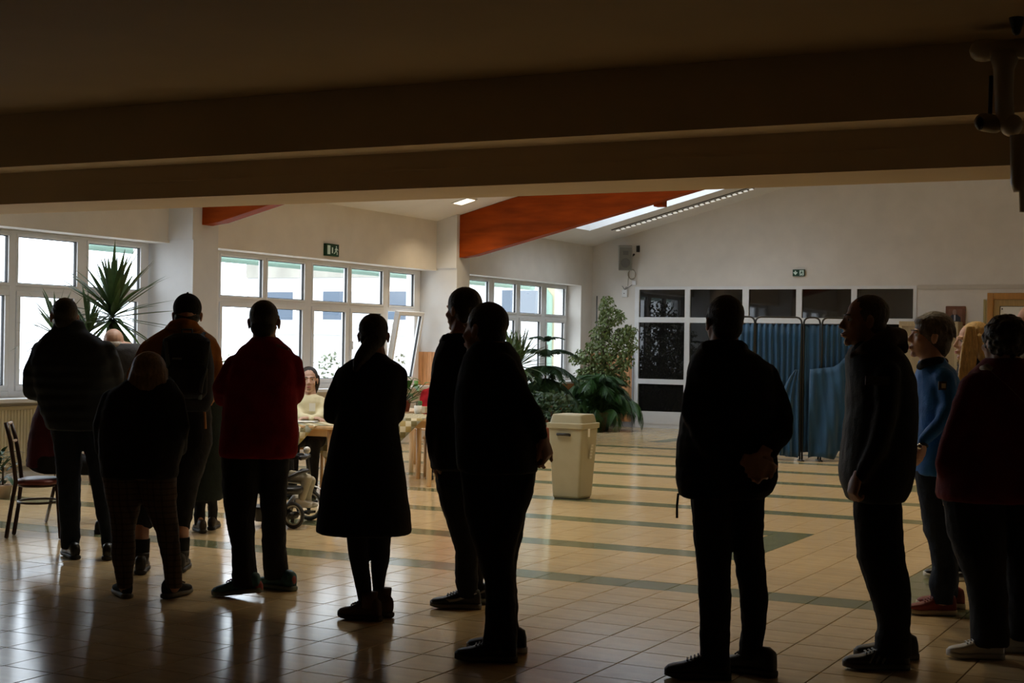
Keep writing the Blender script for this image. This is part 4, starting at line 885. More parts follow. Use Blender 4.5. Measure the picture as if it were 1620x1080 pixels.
def table(label, cx, cy, rot, w, d, h=.72, cloth_label=None, legs=True):
    t = thing('wooden_table', label, 'table', (cx, cy, 0), 'wooden polling tables', rot)
    o = build('tabletop', B(((-w/2, -d/2, h-.03), (w/2, d/2, h))), M_beech, t, local=True); bevel(o, .008)
    build('apron', B(((-w/2+.06, -d/2+.06, h-.10), (w/2-.06, -d/2+.08, h-.03)), ((-w/2+.06, d/2-.08, h-.10), (w/2-.06, d/2-.06, h-.03)), ((-w/2+.06, -d/2+.06, h-.10), (-w/2+.08, d/2-.06, h-.03)), ((w/2-.08, -d/2+.06, h-.10), (w/2-.06, d/2-.06, h-.03))), M_beech, t, local=True)
    for sx in (-1, 1):
        for sy in (-1, 1): build('leg', MB().lathe([(.026, 0), (.028, .01), (.032, h-.03)], (sx*(w/2-.075), sy*(d/2-.075), 0), 16), M_beech, t, True, local=True)
    if cloth_label:
        s = min(w, d)*.72; n = 16; me = bpy.data.meshes.new('tablecloth'); vs = []; fs = []; uv = []
        for i in range(n+1):
            for j in range(n+1):
                u, v = (i/n-.5)*2*s, (j/n-.5)*2*s; x, y = (u-v)*.7071, (u+v)*.7071
                ox = max(0, abs(x)-w/2-.004); oy = max(0, abs(y)-d/2-.004); z = h+.004-ox-oy
                if ox: x = math.copysign(w/2+.006+.02*math.sin(y*14)*min(1, ox*6)*.5+.01*min(1, ox*8), x)
                if oy: y = math.copysign(d/2+.006+.02*math.sin(x*14)*min(1, oy*6)*.5+.01*min(1, oy*8), y)
                vs.append((x, y, z)); uv.append((u, v))
        for i in range(n):
            for j in range(n): a = i*(n+1)+j; fs.append((a, a+n+1, a+n+2, a+1))
        me.from_pydata(vs, [], fs); ul = me.uv_layers.new(name='UVMap')
        for lp in me.loops: ul.data[lp.index].uv = uv[lp.vertex_index]
        me.materials.append(M_clothy); me.polygons.foreach_set('use_smooth', [True]*len(me.polygons))
        o = link('tablecloth', me); o.location = (cx, cy, 0); o.rotation_euler = (0, 0, rot); sm = o.modifiers.new('thick', 'SOLIDIFY'); sm.thickness = .002; sm.offset = 1
        tag(o, cloth_label, 'tablecloth', 'patchwork tablecloths')
    return t
ca = flo(527, 675, .72)
table('pale beech table in front of the seated woman in cream', ca.x-.6, ca.y+.4, 0, 1.2, .8, .72, 'patchwork cloth on the table of the woman in cream')
table('pale beech table end behind the red fleece man', ca.x-1.83, ca.y+.36, 0, 1.2, .8, .715)
l1, l2 = flo(679, 770), flo(662, 757); v = (l1-l2); ang = math.atan2(v.y, v.x); nrm = V((-v.y, v.x, 0)).normalized()
if nrm.dot(RH) > 0: nrm = -nrm
cc = (l1+l2)/2+nrm*.33
table('pale beech table between the long coat woman and tall young man', cc.x, cc.y, ang, v.length+.15, .80, .72, 'patchwork cloth hanging off the table beside the tall young man')
t0 = flo(637, 752); table('pale beech table farther back under the plant', t0.x-.55, t0.y+.72, 0, 1.0, .8, .72)
# wooden chairs behind the tables
def wchair(label, x, y, rot, col=M_beech):
    t = thing('wooden_chair', label, 'chair', (x, y, 0), 'wooden chairs at the tables', rot)
    o = build('seat', B(((-.2, -.2, .43), (.2, .2, .455))), col, t, local=True); bevel(o, .01)
    for sx in (-1, 1):
        build('leg', MB().tube([(sx*.17, .17, 0), (sx*.17, .17, .43)], .017, 10), col, t, True, local=True)
        build('back_leg', MB().tube([(sx*.17, -.2, 0), (sx*.17, -.18, .45), (sx*.17, -.25, .88)], .017, 10), col, t, True, local=True)
    for z in (.62, .74, .85): build('back_slat', B(((-.16, -.2-.05*(z-.45)/.43-.012, z-.022), (.16, -.2-.05*(z-.45)/.43, z+.022))), col, t, local=True)
    return t
q = onx(651, 650, -9.6); wchair('wooden chair back showing beside the potted plant on the table', q.x+.1, q.y+.4, pi*.9)
q = V((ca.x-.25, ca.y+1.25, 0)); pq = CAM+ray(489, 540)*(15.3/ray(489, 540).dot(FH)); wchair('wooden chair under the woman in cream', pq.x, pq.y, pi+math.atan2(-FH.x, FH.y))
pr = CAM+ray(700, 540)*(17.3/ray(700, 540).dot(FH)); wchair('wooden chair under the person in bright red', pr.x, pr.y, pi+math.atan2(-FH.x, FH.y))
# items on tables
def ontable(x, y): return flo(x, y, .727)
g = ontable(661, 654); cup = thing('pencil_pot', 'small pale pot with dark pens on the right table', 'pot', (g.x, g.y, .727))
build('pot_body', MB().lathe([(.03, 0), (.04, .005), (.045, .09), (.04, .09), (.035, .01)], (g.x, g.y, .727), 16), M_paper, cup, True)
for k in range(4): build('pen', MB().tube([(g.x+.01*k-.015, g.y, .735), (g.x+.02*k-.03, g.y+.015, .86)], .005, 6), mat('dark_green_pen', (.02, .05, .03), .4), cup)
g = ontable(669, 653); o = build('card_box', B(((g.x-.05, g.y-.04, .727), (g.x+.05, g.y+.04, .80))), mat('cream_card', (.66, .56, .38), .8)); bevel(o, .004); tag(o, 'small cream card box beside the pencil pot', 'box')
for k, (x, y) in enumerate(((478, 665), (486, 667), (480, 668.5))):
    g = ontable(x, y); o = build('ballot_sheet', MB().box((-.1, -.07, 0), (.1, .07, .003), Matrix.Translation((g.x, g.y, .728+.0045*k)) @ Matrix.Rotation(.4*k, 4, 'Z')), M_paper); tag(o, ('white sheet left of the cream sleeve on the table', 'white sheet nearest the table edge before the woman in cream', 'tilted white sheet before the woman in cream')[k], 'paper')

# ---- bin
bl_, bc_, br_ = flo(871, 788.5), flo(916, 791), flo(938, 786.5)
bx0, bx1, by0, by1 = bl_.x, bc_.x, bc_.y, bc_.y+.32
M_bin = mat('beige_plastic', (.37, .335, .215), .45, var=.04)
cx, cy = (bx0+bx1)/2, (by0+by1)/2; hw, hd_ = (bx1-bx0)/2, (by1-by0)/2
bn = thing('waste_bin', 'beige plastic waste bin with lid standing in the hall', 'bin', (cx, cy, 0))
def rsec(z, kx, ky): return (V((cx, cy, z)), V((kx, 0, 0)), V((0, ky, 0)))
o = build('bin_body', MB().loft([rsec(.012, hw-.008, hd_-.008), rsec(.03, hw, hd_), rsec(.70, hw*1.28, hd_*1.2)], 40, 14), M_bin, bn); 
build('base_rim', MB().loft([rsec(0, hw-.012, hd_-.012), rsec(.02, hw-.01, hd_-.01)], 40, 14), M_rubd, bn)
build('collar', MB().loft([rsec(.695, hw*1.30, hd_*1.22), rsec(.70, hw*1.38, hd_*1.30), rsec(.745, hw*1.40, hd_*1.31), rsec(.75, hw*1.36, hd_*1.28)], 40, 14), M_bin, bn)
lid = build('lid', MB().loft([rsec(.75, hw*1.22, hd_*1.16), rsec(.825, hw*1.10, hd_*1.05), rsec(.835, hw*1.05, hd_*1.0)], 40, 12), M_bin, bn)
fy = by0-.035; build('handle', MB().tube([(cx-.08, fy+.01, .635), (cx-.075, fy-.02, .64), (cx+.045, fy-.02, .64), (cx+.05, fy+.01, .635)], .014, 8), M_black, bn, True)
build('tag', B(((bx1+.07, by0+.03, .62), (bx1+.075, by0+.07, .70))), M_paper, bn)
for k in range(5): build('embossed_mark', B(((bx1+.040+.004*k, by0+.14, .40+.03*k), (bx1+.045+.004*k, by0+.19, .42+.03*k))), mat('pale_emboss', (.56, .53, .42), .5), bn)

# ---- voting booths with blue curtains
M_cur = mat('blue_curtain', (.001, .046, .115), .75, var=.15, vscale=5, sheen=.2)
M_tube = mat('black_steel_tube', (.012, .012, .012), .4)
A = flo(1265, 729); A.z = 0
def curtain(name, p0, p1, z0, z1, folds=9, amp=.03, parent=None, zfun=None):
    mb = MB(); n = folds*6; rows = 10; dv = p1-p0; nn = V((-dv.y, dv.x, 0)).normalized(); vs = []
    for j in range(rows+1):
        for i in range(n+1):
            t = i/n; zb = z0 if zfun is None else zfun(t)
            z = z1+(zb-z1)*j/rows; vs.append(p0+dv*t+nn*(amp*(.5+.5*j/rows)*math.sin(t*folds*2*pi+.6*math.sin(j*.5+t*5)))+V((0, 0, z)))
    fs = [(j*(n+1)+i, j*(n+1)+i+1, (j+1)*(n+1)+i+1, (j+1)*(n+1)+i) for j in range(rows) for i in range(n)]
    o = build(name, mb.add(vs, fs), M_cur, parent, True); s = o.modifiers.new('thick', 'SOLIDIFY'); s.thickness = .003; return o
def frame(t, p0, p1, h=1.95):
    d = (p1-p0).normalized(); r = .07
    pts = [p0+ZZ*.01, p0+ZZ*(h-r)]+[p0+d*(r-r*math.cos(a))+ZZ*(h-r+r*math.sin(a)) for a in (pi/6, pi/3, pi/2)]+[p1-d*(r-r*math.cos(a))+ZZ*(h-r+r*math.sin(a)) for a in (pi/2, pi/3, pi/6)]+[p1+ZZ*(h-r), p1+ZZ*.01]
    build('frame_tube', MB().tube(pts, .013, 8), M_tube, t, True)
    build('curtain_rod', MB().tube([p0+ZZ*(h-.09), p1+ZZ*(h-.09)], .007, 6), M_tube, t, True)
    for q in (p0, p1): build('foot', MB().tube([q+FH*.12+ZZ*.012, q-FH*.12+ZZ*.012], .012, 8), M_tube, t, True)
L1 = A-RH*.62+FH*.05; L0 = L1-RH*.55+FH*.15
R1 = A+RH*.24+FH*.55; R2 = A+RH*.27-FH*.0; R3 = A+RH*1.15+FH*.05
bt = thing('voting_booth', 'blue curtained voting booth screen behind the quilted jacket man', 'voting booth', (L1.x, L1.y, 0), 'voting booths')
frame(bt, L1, A); curtain('curtain', L1+FH*.0, A-RH*.005, .08, 1.86, 8, .03, bt, lambda t: .30 if t < .55 else .05+.1*abs(t-.8))
frame(bt, L0, L1-RH*.01); curtain('curtain', L0, L1-RH*.02, .25, 1.86, 7, .03, bt)
mb = MB(); n, rows = 24, 12; vs = []
for j in range(rows+1):
    for i in range(n+1):
        t, u = i/n, j/rows; fl = .05+.36*math.sin(u*pi*.5)**.8
        vs.append(A-RH*(.04+fl*t*(1-.25*u))-FH*(.05+.035*math.sin(t*16+u*2)*(.3+u))+V((0, 0, 1.24-1.19*u+.10*t*t*u)))
fs = [(j*(n+1)+i, j*(n+1)+i+1, (j+1)*(n+1)+i+1, (j+1)*(n+1)+i) for j in range(rows) for i in range(n)]
o = build('tied_curtain', mb.add(vs, fs), M_cur, bt, True); o.modifiers.new('thick', 'SOLIDIFY').thickness = .003
bt2 = thing('voting_booth', 'blue curtained voting booth with a swagged curtain beside the parka man', 'voting booth', (R2.x, R2.y, 0), 'voting booths')
frame(bt2, A+RH*.03, R2-RH*.02); curtain('curtain', A-RH*.01+FH*.02, R2-RH*.0, .12, 1.86, 3, .02, bt2)
frame(bt2, R2+RH*.01, R3); curtain('curtain', R2+RH*.02, R3, .14, 1.86, 11, .03, bt2)
curtain('back_curtain', R1, R1+RH*.9, .18, 1.80, 9, .03, bt2)
# swag: front curtain pulled up to the right
mb = MB(); n, rows = 30, 14; vs = []
for j in range(rows+1):
    for i in range(n+1):
        t = i/n; s_ = j/rows; top = 1.25+.08*t+.38*max(0, t-.45)**1.3*2.0; bot = .05+.02*math.sin(t*9)+1.0*max(0, t-.52)**.8
        z = top+(bot-top)*s_; sagx = .06*math.sin(pi*s_)*(t-.3)
        vs.append(A+RH*(.10+.70*t+sagx)-FH*(.10+.05*math.sin(t*14+s_*4)*(.35+.65*s_)+.016*math.sin(t*37-s_*5)+.05*math.sin(pi*s_))+V((0, 0, z)))
fs = [(j*(n+1)+i, j*(n+1)+i+1, (j+1)*(n+1)+i+1, (j+1)*(n+1)+i) for j in range(rows) for i in range(n)]
o = build('swag_curtain', mb.add(vs, fs), M_cur, bt2, True); o.modifiers.new('thick', 'SOLIDIFY').thickness = .003

# ================================================================== WALL AND CEILING FITTINGS
# speaker
sp = ony(990, 408, YB-.18); spk = thing('wall_speaker', 'grey loudspeaker tilted on a bracket high in the hall corner', 'speaker', (sp.x, YB, sp.z-.24))
Mx = Matrix.Translation((sp.x, YB-.2, sp.z)) @ Matrix.Rotation(.45, 4, 'Z') @ Matrix.Rotation(.18, 4, 'X')
M_spk = mat('grey_speaker_case', (.36, .34, .29), .6); M_gr = mat('dark_speaker_grille', (.20, .19, .16), .8, bump=.6, bscale=300)
cs = build('case', MB().box((-.13, -.1, -.23), (.13, .1, .23), Mx), M_spk, spk); bevel(cs, .012)
build('grille', MB().box((-.115, -.108, -.215), (.115, -.098, .215), Mx), M_gr, cs)
build('woofer', MB().loft([(Mx @ V((0, -.112, -.08)), Mx.to_3x3() @ V((r, 0, 0)), Mx.to_3x3() @ V((0, 0, r))) for r in (.09, .09)], 20).loft([(Mx @ V((0, -.115, -.08)), Mx.to_3x3() @ V((.07, 0, 0)), Mx.to_3x3() @ V((0, 0, .07))), (Mx @ V((0, -.112, -.08)), Mx.to_3x3() @ V((.085, 0, 0)), Mx.to_3x3() @ V((0, 0, .085)))], 20), mat('dark_cone', (.13, .125, .11), .7), cs)
build('tweeter', MB().box((-.05, -.112, .07), (.05, -.106, .15), Mx), mat('dark_cone', (.13, .125, .11), .7), cs)
build('bracket', MB().tube([(sp.x+.02, YB-.1, sp.z), (sp.x+.1, YB, sp.z+.08)], .02, 8), M_black, spk)
build('bracket_plate', B(((sp.x+.15, YB-.03, sp.z+.12), (sp.x+.21, YB, sp.z+.24))), M_black, spk)
cl = ony(1000, 434, YB-.02); M_cab = mat('beige_cable', (.35, .30, .22), .6)
cbl = MB()
for k in range(3): cbl.tube([(cl.x+(.085+.008*k)*math.cos(t)*.8, YB-.02-.006*k, cl.z+(.10-.008*k)*math.sin(t)) for t in [q*pi/12 for q in range(25)]], .006, 6)
cbl.tube([(cl.x-.06, YB-.02, cl.z+.06), (cl.x-.1, YB-.03, cl.z+.13), (sp.x, YB-.1, sp.z-.2)], .006, 6); cbl.tube([(cl.x-.08, YB-.01, cl.z-.05), (cl.x-.09, YB-.01, cl.z-.22)], .004, 6)
tag(build('cable_coil', cbl, M_cab, None, True), 'coiled beige cable hanging under the grey loudspeaker', 'cable')
al = ony(988, 464, YB-.03); ab = thing('alarm_box', 'small white alarm box with loose wires below the loudspeaker', 'alarm box', (al.x, YB, al.z))
o = build('housing', B(((al.x-.05, YB-.05, al.z-.07), (al.x+.06, YB, al.z+.07))), M_pvc, ab); bevel(o, .01)
build('led', MB().ell((al.x, YB-.052, al.z+.0), (.012, .006, .008)), M_black, o)
for dx, dz in ((-.06, .14), (.17, .18), (.05, .12)): build('wire', MB().tube([(al.x, YB-.02, al.z+.07), (al.x+dx*.5, YB-.03, al.z+.12), (al.x+dx, YB-.015, al.z+dz)], .006, 6), mat('grey_wire', (.2, .2, .19), .5), ab, True)
o = build('junction_box', B(((al.x+.15, YB-.03, al.z+.16), (al.x+.23, YB, al.z+.24))), M_pvc); tag(o, 'tiny white junction box beside the alarm box', 'box'); bevel(o, .004)
# exit signs
M_green = mat('exit_green', (.004, .055, .025), .4); M_sw = emit('exit_white', (.60, .75, .66), .08)
def exitsign(label, c, ux, uy, w, h, arrow):
    t = thing('exit_sign', label, 'sign', c); uz = ZZ; n = ux.cross(uz)       # ux = reading direction, n points to viewer
    if n.dot(FW) > 0: n = -n
    def quad(pts, lift, m, nm='mark'):
        vs = [c+ux*x*w/2+uz*y*h/2+n*lift for x, y in pts]; k = len(vs)
        return build(nm, MB().add(vs+[v_-n*.004 for v_ in vs], [tuple(range(k)), tuple(range(2*k-1, k-1, -1))]+[(i, (i+1) % k, k+(i+1) % k, k+i) for i in range(k)]), m, t)
    bb = MB(); vs = [c+ux*sx*w/2+uz*sz*h/2+n*d for d in (-.03, .012) for sx, sz in ((-1, -1), (1, -1), (1, 1), (-1, 1))]
    build('casing', bb.add(vs, [(0, 1, 2, 3), (4, 5, 6, 7), (0, 1, 5, 4), (1, 2, 6, 5), (2, 3, 7, 6), (3, 0, 4, 7)]), M_green, t)
    man = [[(.0, .62), (.10, .72), (.18, .58), (.10, .44)], [(.0, .42), (.22, .36), (.16, -.1), (-.02, -.05)], [(.2, .34), (.42, .1), (.36, 0), (.16, .18)], [(.0, .36), (-.2, .12), (-.14, .02), (.04, .2)], [(.12, -.06), (.34, -.4), (.3, -.72), (.2, -.7), (.22, -.42), (.02, -.12)], [(.0, -.06), (-.1, -.42), (-.34, -.62), (-.38, -.5), (-.2, -.36), (-.1, -.05)]]
    if arrow == 'side':
        quad([(-.78, -.72), (-.38, -.72), (-.38, .72), (-.78, .72)], .016, M_sw, 'door_symbol'); quad([(-.10, -.5), (.05, -.5), (.05, .42), (-.10, .42)], .016, M_sw, 'bar_symbol'); ox, sc_ = .5, 1
    else:
        for pts in ([(-.62, .62), (-.42, .62), (-.42, -.2), (-.62, -.2)], [(-.90, .1), (-.72, .28), (-.52, -.3), (-.52, -.68)], [(-.14, .1), (-.32, .28), (-.52, -.3), (-.52, -.68)]): quad(pts, .016, M_sw, 'arrow')
        quad([(.18, -.75), (.9, -.75), (.9, .75), (.18, .75)], .0165, M_sw, 'door_symbol'); ox, sc_ = .48, 1
        for pts in man: quad([(x*.8+ox, y*.85) for x, y in pts], .021, M_green, 'running_figure')
        return t
    for pts in man: quad([(x*.8+ox, y) for x, y in pts], .016, M_sw, 'running_figure')
    return t
c = onx(525, 395.5, XH+.031); exitsign('green exit sign above the middle window bay', c, V((0, 1, 0)), None, .32, .17, 'side')
c = ony(1263.5, 431.5, YB-.031); exitsign('green exit sign with down arrow on the back wall', c, V((1, 0, 0)), None, .215, .12, 'down')
# louvred strip lamp on the slope
lt = thing('louvre_lamp', 'long louvred strip lamp on the sloping ceiling', 'lamp', (-9.7, 25.5, rz(-9.7)))
ang = math.atan(.263); Ml = Matrix.Translation((-9.7, 25.52, rz(-9.7))) @ Matrix.Rotation(-ang, 4, 'Y')
build('housing', MB().box((-1.38, -.11, -.012), (1.38, .13, 0), Ml), M_roof, lt)
build('slot', MB().box((-1.38, -.115, -.02), (1.38, -.060, -.012), Ml), M_black, lt)
tr_ = build('tray', MB().box((-1.36, .02, -.016), (1.36, .12, -.012), Ml), M_black, lt)
lb = bpy.data.meshes.new('louvre'); q = MB().box((-.026, -.045, -.016), (.026, .045, .0), None); q.add([], [])
lb.from_pydata([tuple(v_) for v_ in q.v], [], q.f); lb.materials.append(emit('bright_louvre', (.9, .88, .82), .55))
for k in range(26):
    o = link('louvre', lb, lt); o.matrix_local = Matrix.Translation(-V(lt.location)) @ Ml @ Matrix.Translation((-1.32+k*.105, .07, -.018))
# square recessed lamps of the hall ceiling (one in view, the others added unseen above the dropped beam)
M_dif = emit('lamp_diffuser', (1, .86, .62), 3.0)
def square_lamp(x, y, label):
    right = x > RX; z = rz(x) if not right else rz(RX)-.263*(x-RX); a_ = -ang if not right else ang
    c = V((x, y, z)); dl = thing('ceiling_lamp', label, 'lamp', c, 'square hall ceiling lamps'); Mq = Matrix.Translation(c) @ Matrix.Rotation(a_, 4, 'Y')
    build('rim', MB().box((-.15, -.15, -.014), (.15, .15, -.002), Mq), M_pvc, dl); build('diffuser', MB().box((-.12, -.12, -.018), (.12, .12, -.013), Mq), M_dif, dl)
    l = bpy.data.lights.new('lamp_glow', 'AREA'); l.size = .24; l.energy = LAMP_W; l.color = (1, .80, .52); l.spread = math.radians(120)
    o = bpy.data.objects.new('lamp_glow', l); C.objects.link(o); o.parent = dl; o.matrix_local = Matrix.Translation((0, 0, -.03)) @ Matrix.Rotation(a_*.0, 4, 'Y')
LAMP_W = 16
square_lamp(-11.03, 19.85, 'small lit square lamp set in the sloping ceiling')
LAMP_W = 36
for y, w_ in ((10.8, 'first'), (14.9, 'second'), (19.0, 'third')):  # unseen lamps added to warm and brighten the hall floor
    for x, q_ in ((-7.4, 'window'), (-3.2, 'door')): square_lamp(x, y, 'added unseen square lamp of the %s row behind the dropped beam, on the %s side' % (w_, q_))
# cable trunking on the back wall
x0 = ony(1452, 455, YB).x
tg = tag(build('cable_trunking', B(((x0, YB-.03, 2.60), (3.4, YB-.002, 2.625)), ((x0, YB-.018, 2.625), (3.4, YB-.002, 2.675))), mat('cream_trunking', (.62, .56, .48), .6)), 'cream cable trunking along the back wall above the door', 'trunking')
# framed portrait
a, b = ony(1496, 484, YB-.03), ony(1527, 515, YB-.03); pf = thing('framed_portrait', 'small brown framed portrait of a suited figure on the back wall', 'picture', (a.x, YB, b.z))
M_pf = mat('portrait_wood', (.16, .055, .022), .5, var=.2)
o = build('frame', B(((a.x, YB-.035, b.z), (b.x, YB-.002, a.z))), M_pf, pf); bevel(o, .012); pw_ = b.x-a.x; cx_ = (a.x+b.x)/2-.01
build('canvas', B(((a.x+.05, YB-.038, b.z+.03), (b.x-.05, YB-.034, a.z-.05))), mat('portrait_ground', (.20, .085, .045), .6, var=.15), pf)
build('suit', MB().loft([(V((cx_, YB-.039, b.z+.04)), V((.10, 0, 0)), V((0, .003, 0))), (V((cx_, YB-.039, b.z+.14)), V((.10, 0, 0)), V((0, .003, 0))), (V((cx_, YB-.039, b.z+.19)), V((.04, 0, 0)), V((0, .003, 0)))], 12), mat('portrait_suit', (.03, .035, .05), .7), pf)
build('shirt', B(((cx_-.012, YB-.044, b.z+.08), (cx_+.014, YB-.041, b.z+.18))), mat('portrait_shirt', (.5, .5, .52), .7), pf)
build('face', MB().ell((cx_, YB-.042, b.z+.23), (.038, .004, .05)), mat('portrait_face', (.30, .17, .12), .7), pf, True)
# pale wooden cabinet door
M_cabw = mat('pale_cabinet_wood', (.52, .40, .22), .5, var=.1, stretch=(5, 5, .6))
xr = ony(1516, 530, YB-.45).x; ct = thing('display_cabinet', 'pale wooden cabinet against the back wall beside the portrait', 'cabinet', (xr-.5, YB-.25, 0)); zt = ony(1505, 508.5, YB-.45).z
o = build('carcass', B(((xr-1.0, YB-.43, 0), (xr, YB-.06, zt))), M_cabw, ct); bevel(o, .006)
for k in range(2):
    x_ = xr-1.0+k*.5; f_ = B(((x_+.005, YB-.46, .05), (x_+.06, YB-.43, zt-.01)), ((x_+.44, YB-.46, .05), (x_+.495, YB-.43, zt-.01)), ((x_+.06, YB-.46, zt-.08), (x_+.44, YB-.43, zt-.01)), ((x_+.06, YB-.46, .05), (x_+.44, YB-.43, .13)))
    d2 = build('door', f_, M_cabw, ct); build('door_panel', B(((x_+.06, YB-.44, .13), (x_+.44, YB-.432, zt-.08))), mat('pale_panel_wood', (.40, .30, .16), .3, var=.1, stretch=(5, 5, .6)), d2); build('hinge', B(((x_+.49, YB-.465, zt-.75), (x_+.50, YB-.455, zt-.68))), M_black, d2)
x_ = ony(1556, 500, YB).x; o = build('notice_frame', B(((x_, YB-.03, 1.2), (x_+.03, YB, 2.42)), ((x_+.03, YB-.02, 1.2), (x_+.06, YB, 2.40))), mat('yellow_edge_wood', (.45, .36, .15), .5)); tag(o, 'narrow yellowish notice board edge left of the wooden door', 'board')
# pipes and camera under the low ceiling on the right
pd = thing('drain_pipe', 'brown painted drain pipe with elbow under the low ceiling', 'pipe', (-1.25, 7.5, 2.6)); yp = 7.6
def pz(x, y, Y=7.6): return ony(x, y, Y)
build('horizontal_run', MB().tube([pz(1556, 80), pz(1620, 77), pz(1700, 74), pz(1800, 70)], .05, 16), M_pipe, pd, True)
build('end_cap', MB().caps(pz(1552, 80), .055, pz(1560, 80), .055, 16), M_pipe, pd, True)
build('drop', MB().tube([pz(1590, 84), pz(1588, 110), pz(1588, 150), pz(1590, 185), pz(1598, 200), pz(1610, 205)], [.075, .05, .045, .045, .047, .045], 16), M_pipe, pd, True)
build('elbow', MB().ell(pz(1600, 198), (.055, .055, .055)), M_pipe, pd, True)
build('riser', MB().tube([pz(1612, 214, 7.5), pz(1613, 290, 7.5), pz(1613, 300, 7.5), pz(1618, 302, 7.5), pz(1619, 335, 7.5)], [.042, .042, .03, .018, .018], 16), M_pipe, pd, True)
sc_ = thing('security_camera', 'small dark security camera beside the drain pipe', 'camera', pz(1562, 195)); build('camera_body', MB().caps(pz(1556, 193), .045, pz(1574, 196), .045, 16), mat('brown_camera_case', (.20, .16, .11), .4), sc_, True)
build('lens', MB().ell(pz(1550, 195, 7.56), (.02, .03, .035)), M_black, sc_, True); build('mount', MB().tube([pz(1566, 188), pz(1568, 120)], .01, 8), M_black, sc_)
hk = pz(1608, 44, 7.4); hk.z = 3.02; o = build('ceiling_hook', MB().caps(hk, .02, hk+ZZ*.065, .035, 12), M_black, None, True); tag(o, 'small dark fixture on the low ceiling above the drain pipe', 'fixture')
# radiator under left window
rd = thing('radiator', 'cream ribbed radiator below the left windows', 'radiator', (-12.0, 11.3, .12)); M_rad = mat('cream_enamel', (.66, .58, .40), .4)
o = build('panel', B(((-11.975, 10.3, .14), (-11.93, 12.3, .78))), M_rad, rd); bevel(o, .01)
for k in range(44): build('rib', B(((-11.93, 10.33+k*.045, .18), (-11.92, 10.355+k*.045, .74))), M_rad, rd)
build('valve', MB().caps((-11.93, 12.4, .66), .02, (-11.93, 12.4, .74), .025), M_chrome, rd, True); build('supply_pipe', MB().tube([(-11.95, 12.4, 0), (-11.95, 12.4, .68), (-11.95, 12.28, .70)], .010, 8), M_pvc, rd, True)

# ================================================================== PLANTS
M_yuc = mat('yucca_leaf', (.055, .105, .030), .45, var=.2, rand=.25); M_dkl = mat('dark_leaf', (.030, .075, .028), .5, var=.25, rand=.2); M_fic = mat('ficus_leaf', (.115, .155, .040), .5, var=.3, vscale=30); M_trunk = mat('brown_trunk', (.10, .065, .04), .9, var=.3); M_palm = mat('palm_leaf', (.026, .078, .012), .5, var=.25, rand=.25)
M_terra = mat('terracotta', (.26, .065, .030), .7, var=.1); M_soil = mat('soil', (.03, .02, .015), .95)
def leafmesh(L, w, droop, n=7):
    mb = MB(); vs = []
    for i in range(n+1):
        t = i/n; wd = w*(.55+.45*math.sin(min(1, t*1.6)*pi/2))*(1-t**3); z = -droop*t*t*L; y = L*t*(1-.15*droop*t)
        vs += [(-wd, y, z+.3*wd), (0, y, z), (wd, y, z+.3*wd)]
    fs = []
    for i in range(n): fs += [(3*i, 3*i+1, 3*i+4, 3*i+3), (3*i+1, 3*i+2, 3*i+5, 3*i+4)]
    mb.add(vs, fs); me = bpy.data.meshes.new('leaf'); me.from_pydata([tuple(v_) for v_ in mb.v], [], mb.f); me.polygons.foreach_set('use_smooth', [True]*len(me.polygons)); return me
def pot(parent, c, r, h, m, taper=.75):
    build('pot', MB().lathe([(r*taper, 0), (r*.98, h*.86), (r*1.06, h*.87), (r*1.06, h), (r*.92, h), (r*.9, h*.9)], c, 24), m, parent, True); build('soil', MB().lathe([(r*.88, h*.86), (r*.88, h*.9)], c, 20), M_soil, parent)
def rosette(parent, c, n, L, meshes, lo=-48, hi=85):
    for k in range(n):
        az = k*2.399+random.uniform(-.2, .2); el = math.radians(lo+(hi-lo)*(k/n)**.8+random.uniform(-6, 6)); o = link('leaf', random.choice(meshes), parent); s = L*random.uniform(.8, 1.1)
        R = Matrix.Rotation(az, 4, 'Z') @ Matrix.Rotation(el, 4, 'X') @ Matrix.Scale(s, 4); o.matrix_local = Matrix.Translation(c-V(parent.location)+ZZ*(.10*k/n)) @ R
ym = [leafmesh(1, .046, d) for d in (.02, .10, .22)]
for m_ in ym: m_.materials.append(M_yuc)
def yucca(label, base, heads, potm=M_terra):
    t = thing('potted_yucca', label, 'plant', base, 'potted yuccas'); pot(t, base, .19, .32, potm)
    for k, (hx, L, n) in enumerate(heads):
        build('trunk', MB().tube([base+V((.03*k, .02, .28)), (base+hx)/2+V((0, 0, .2)), hx-ZZ*.02], [.05, .042, .035], 10), M_trunk, t, True); rosette(t, hx, n, L, ym)
y1_ = onx(178, 507, -11.1); y1b = onx(140, 535, -11.2); y1c = onx(88, 537, -11.15)
yucca('tall spiky yucca at the left window behind the padded jacket man', V((y1_.x, y1_.y-.1, 0)), [(y1_, .72, 84), (y1b, .46, 40), (y1c, .46, 40)])
y2_ = onx(822, 592, -11.0); y2b = onx(806, 570, -10.7)
yucca('spiky yucca partly hidden behind the older man in black', V((y2_.x, y2_.y, 0)), [(y2_+ZZ*.1, .58, 54), (y2b, .5, 44)])
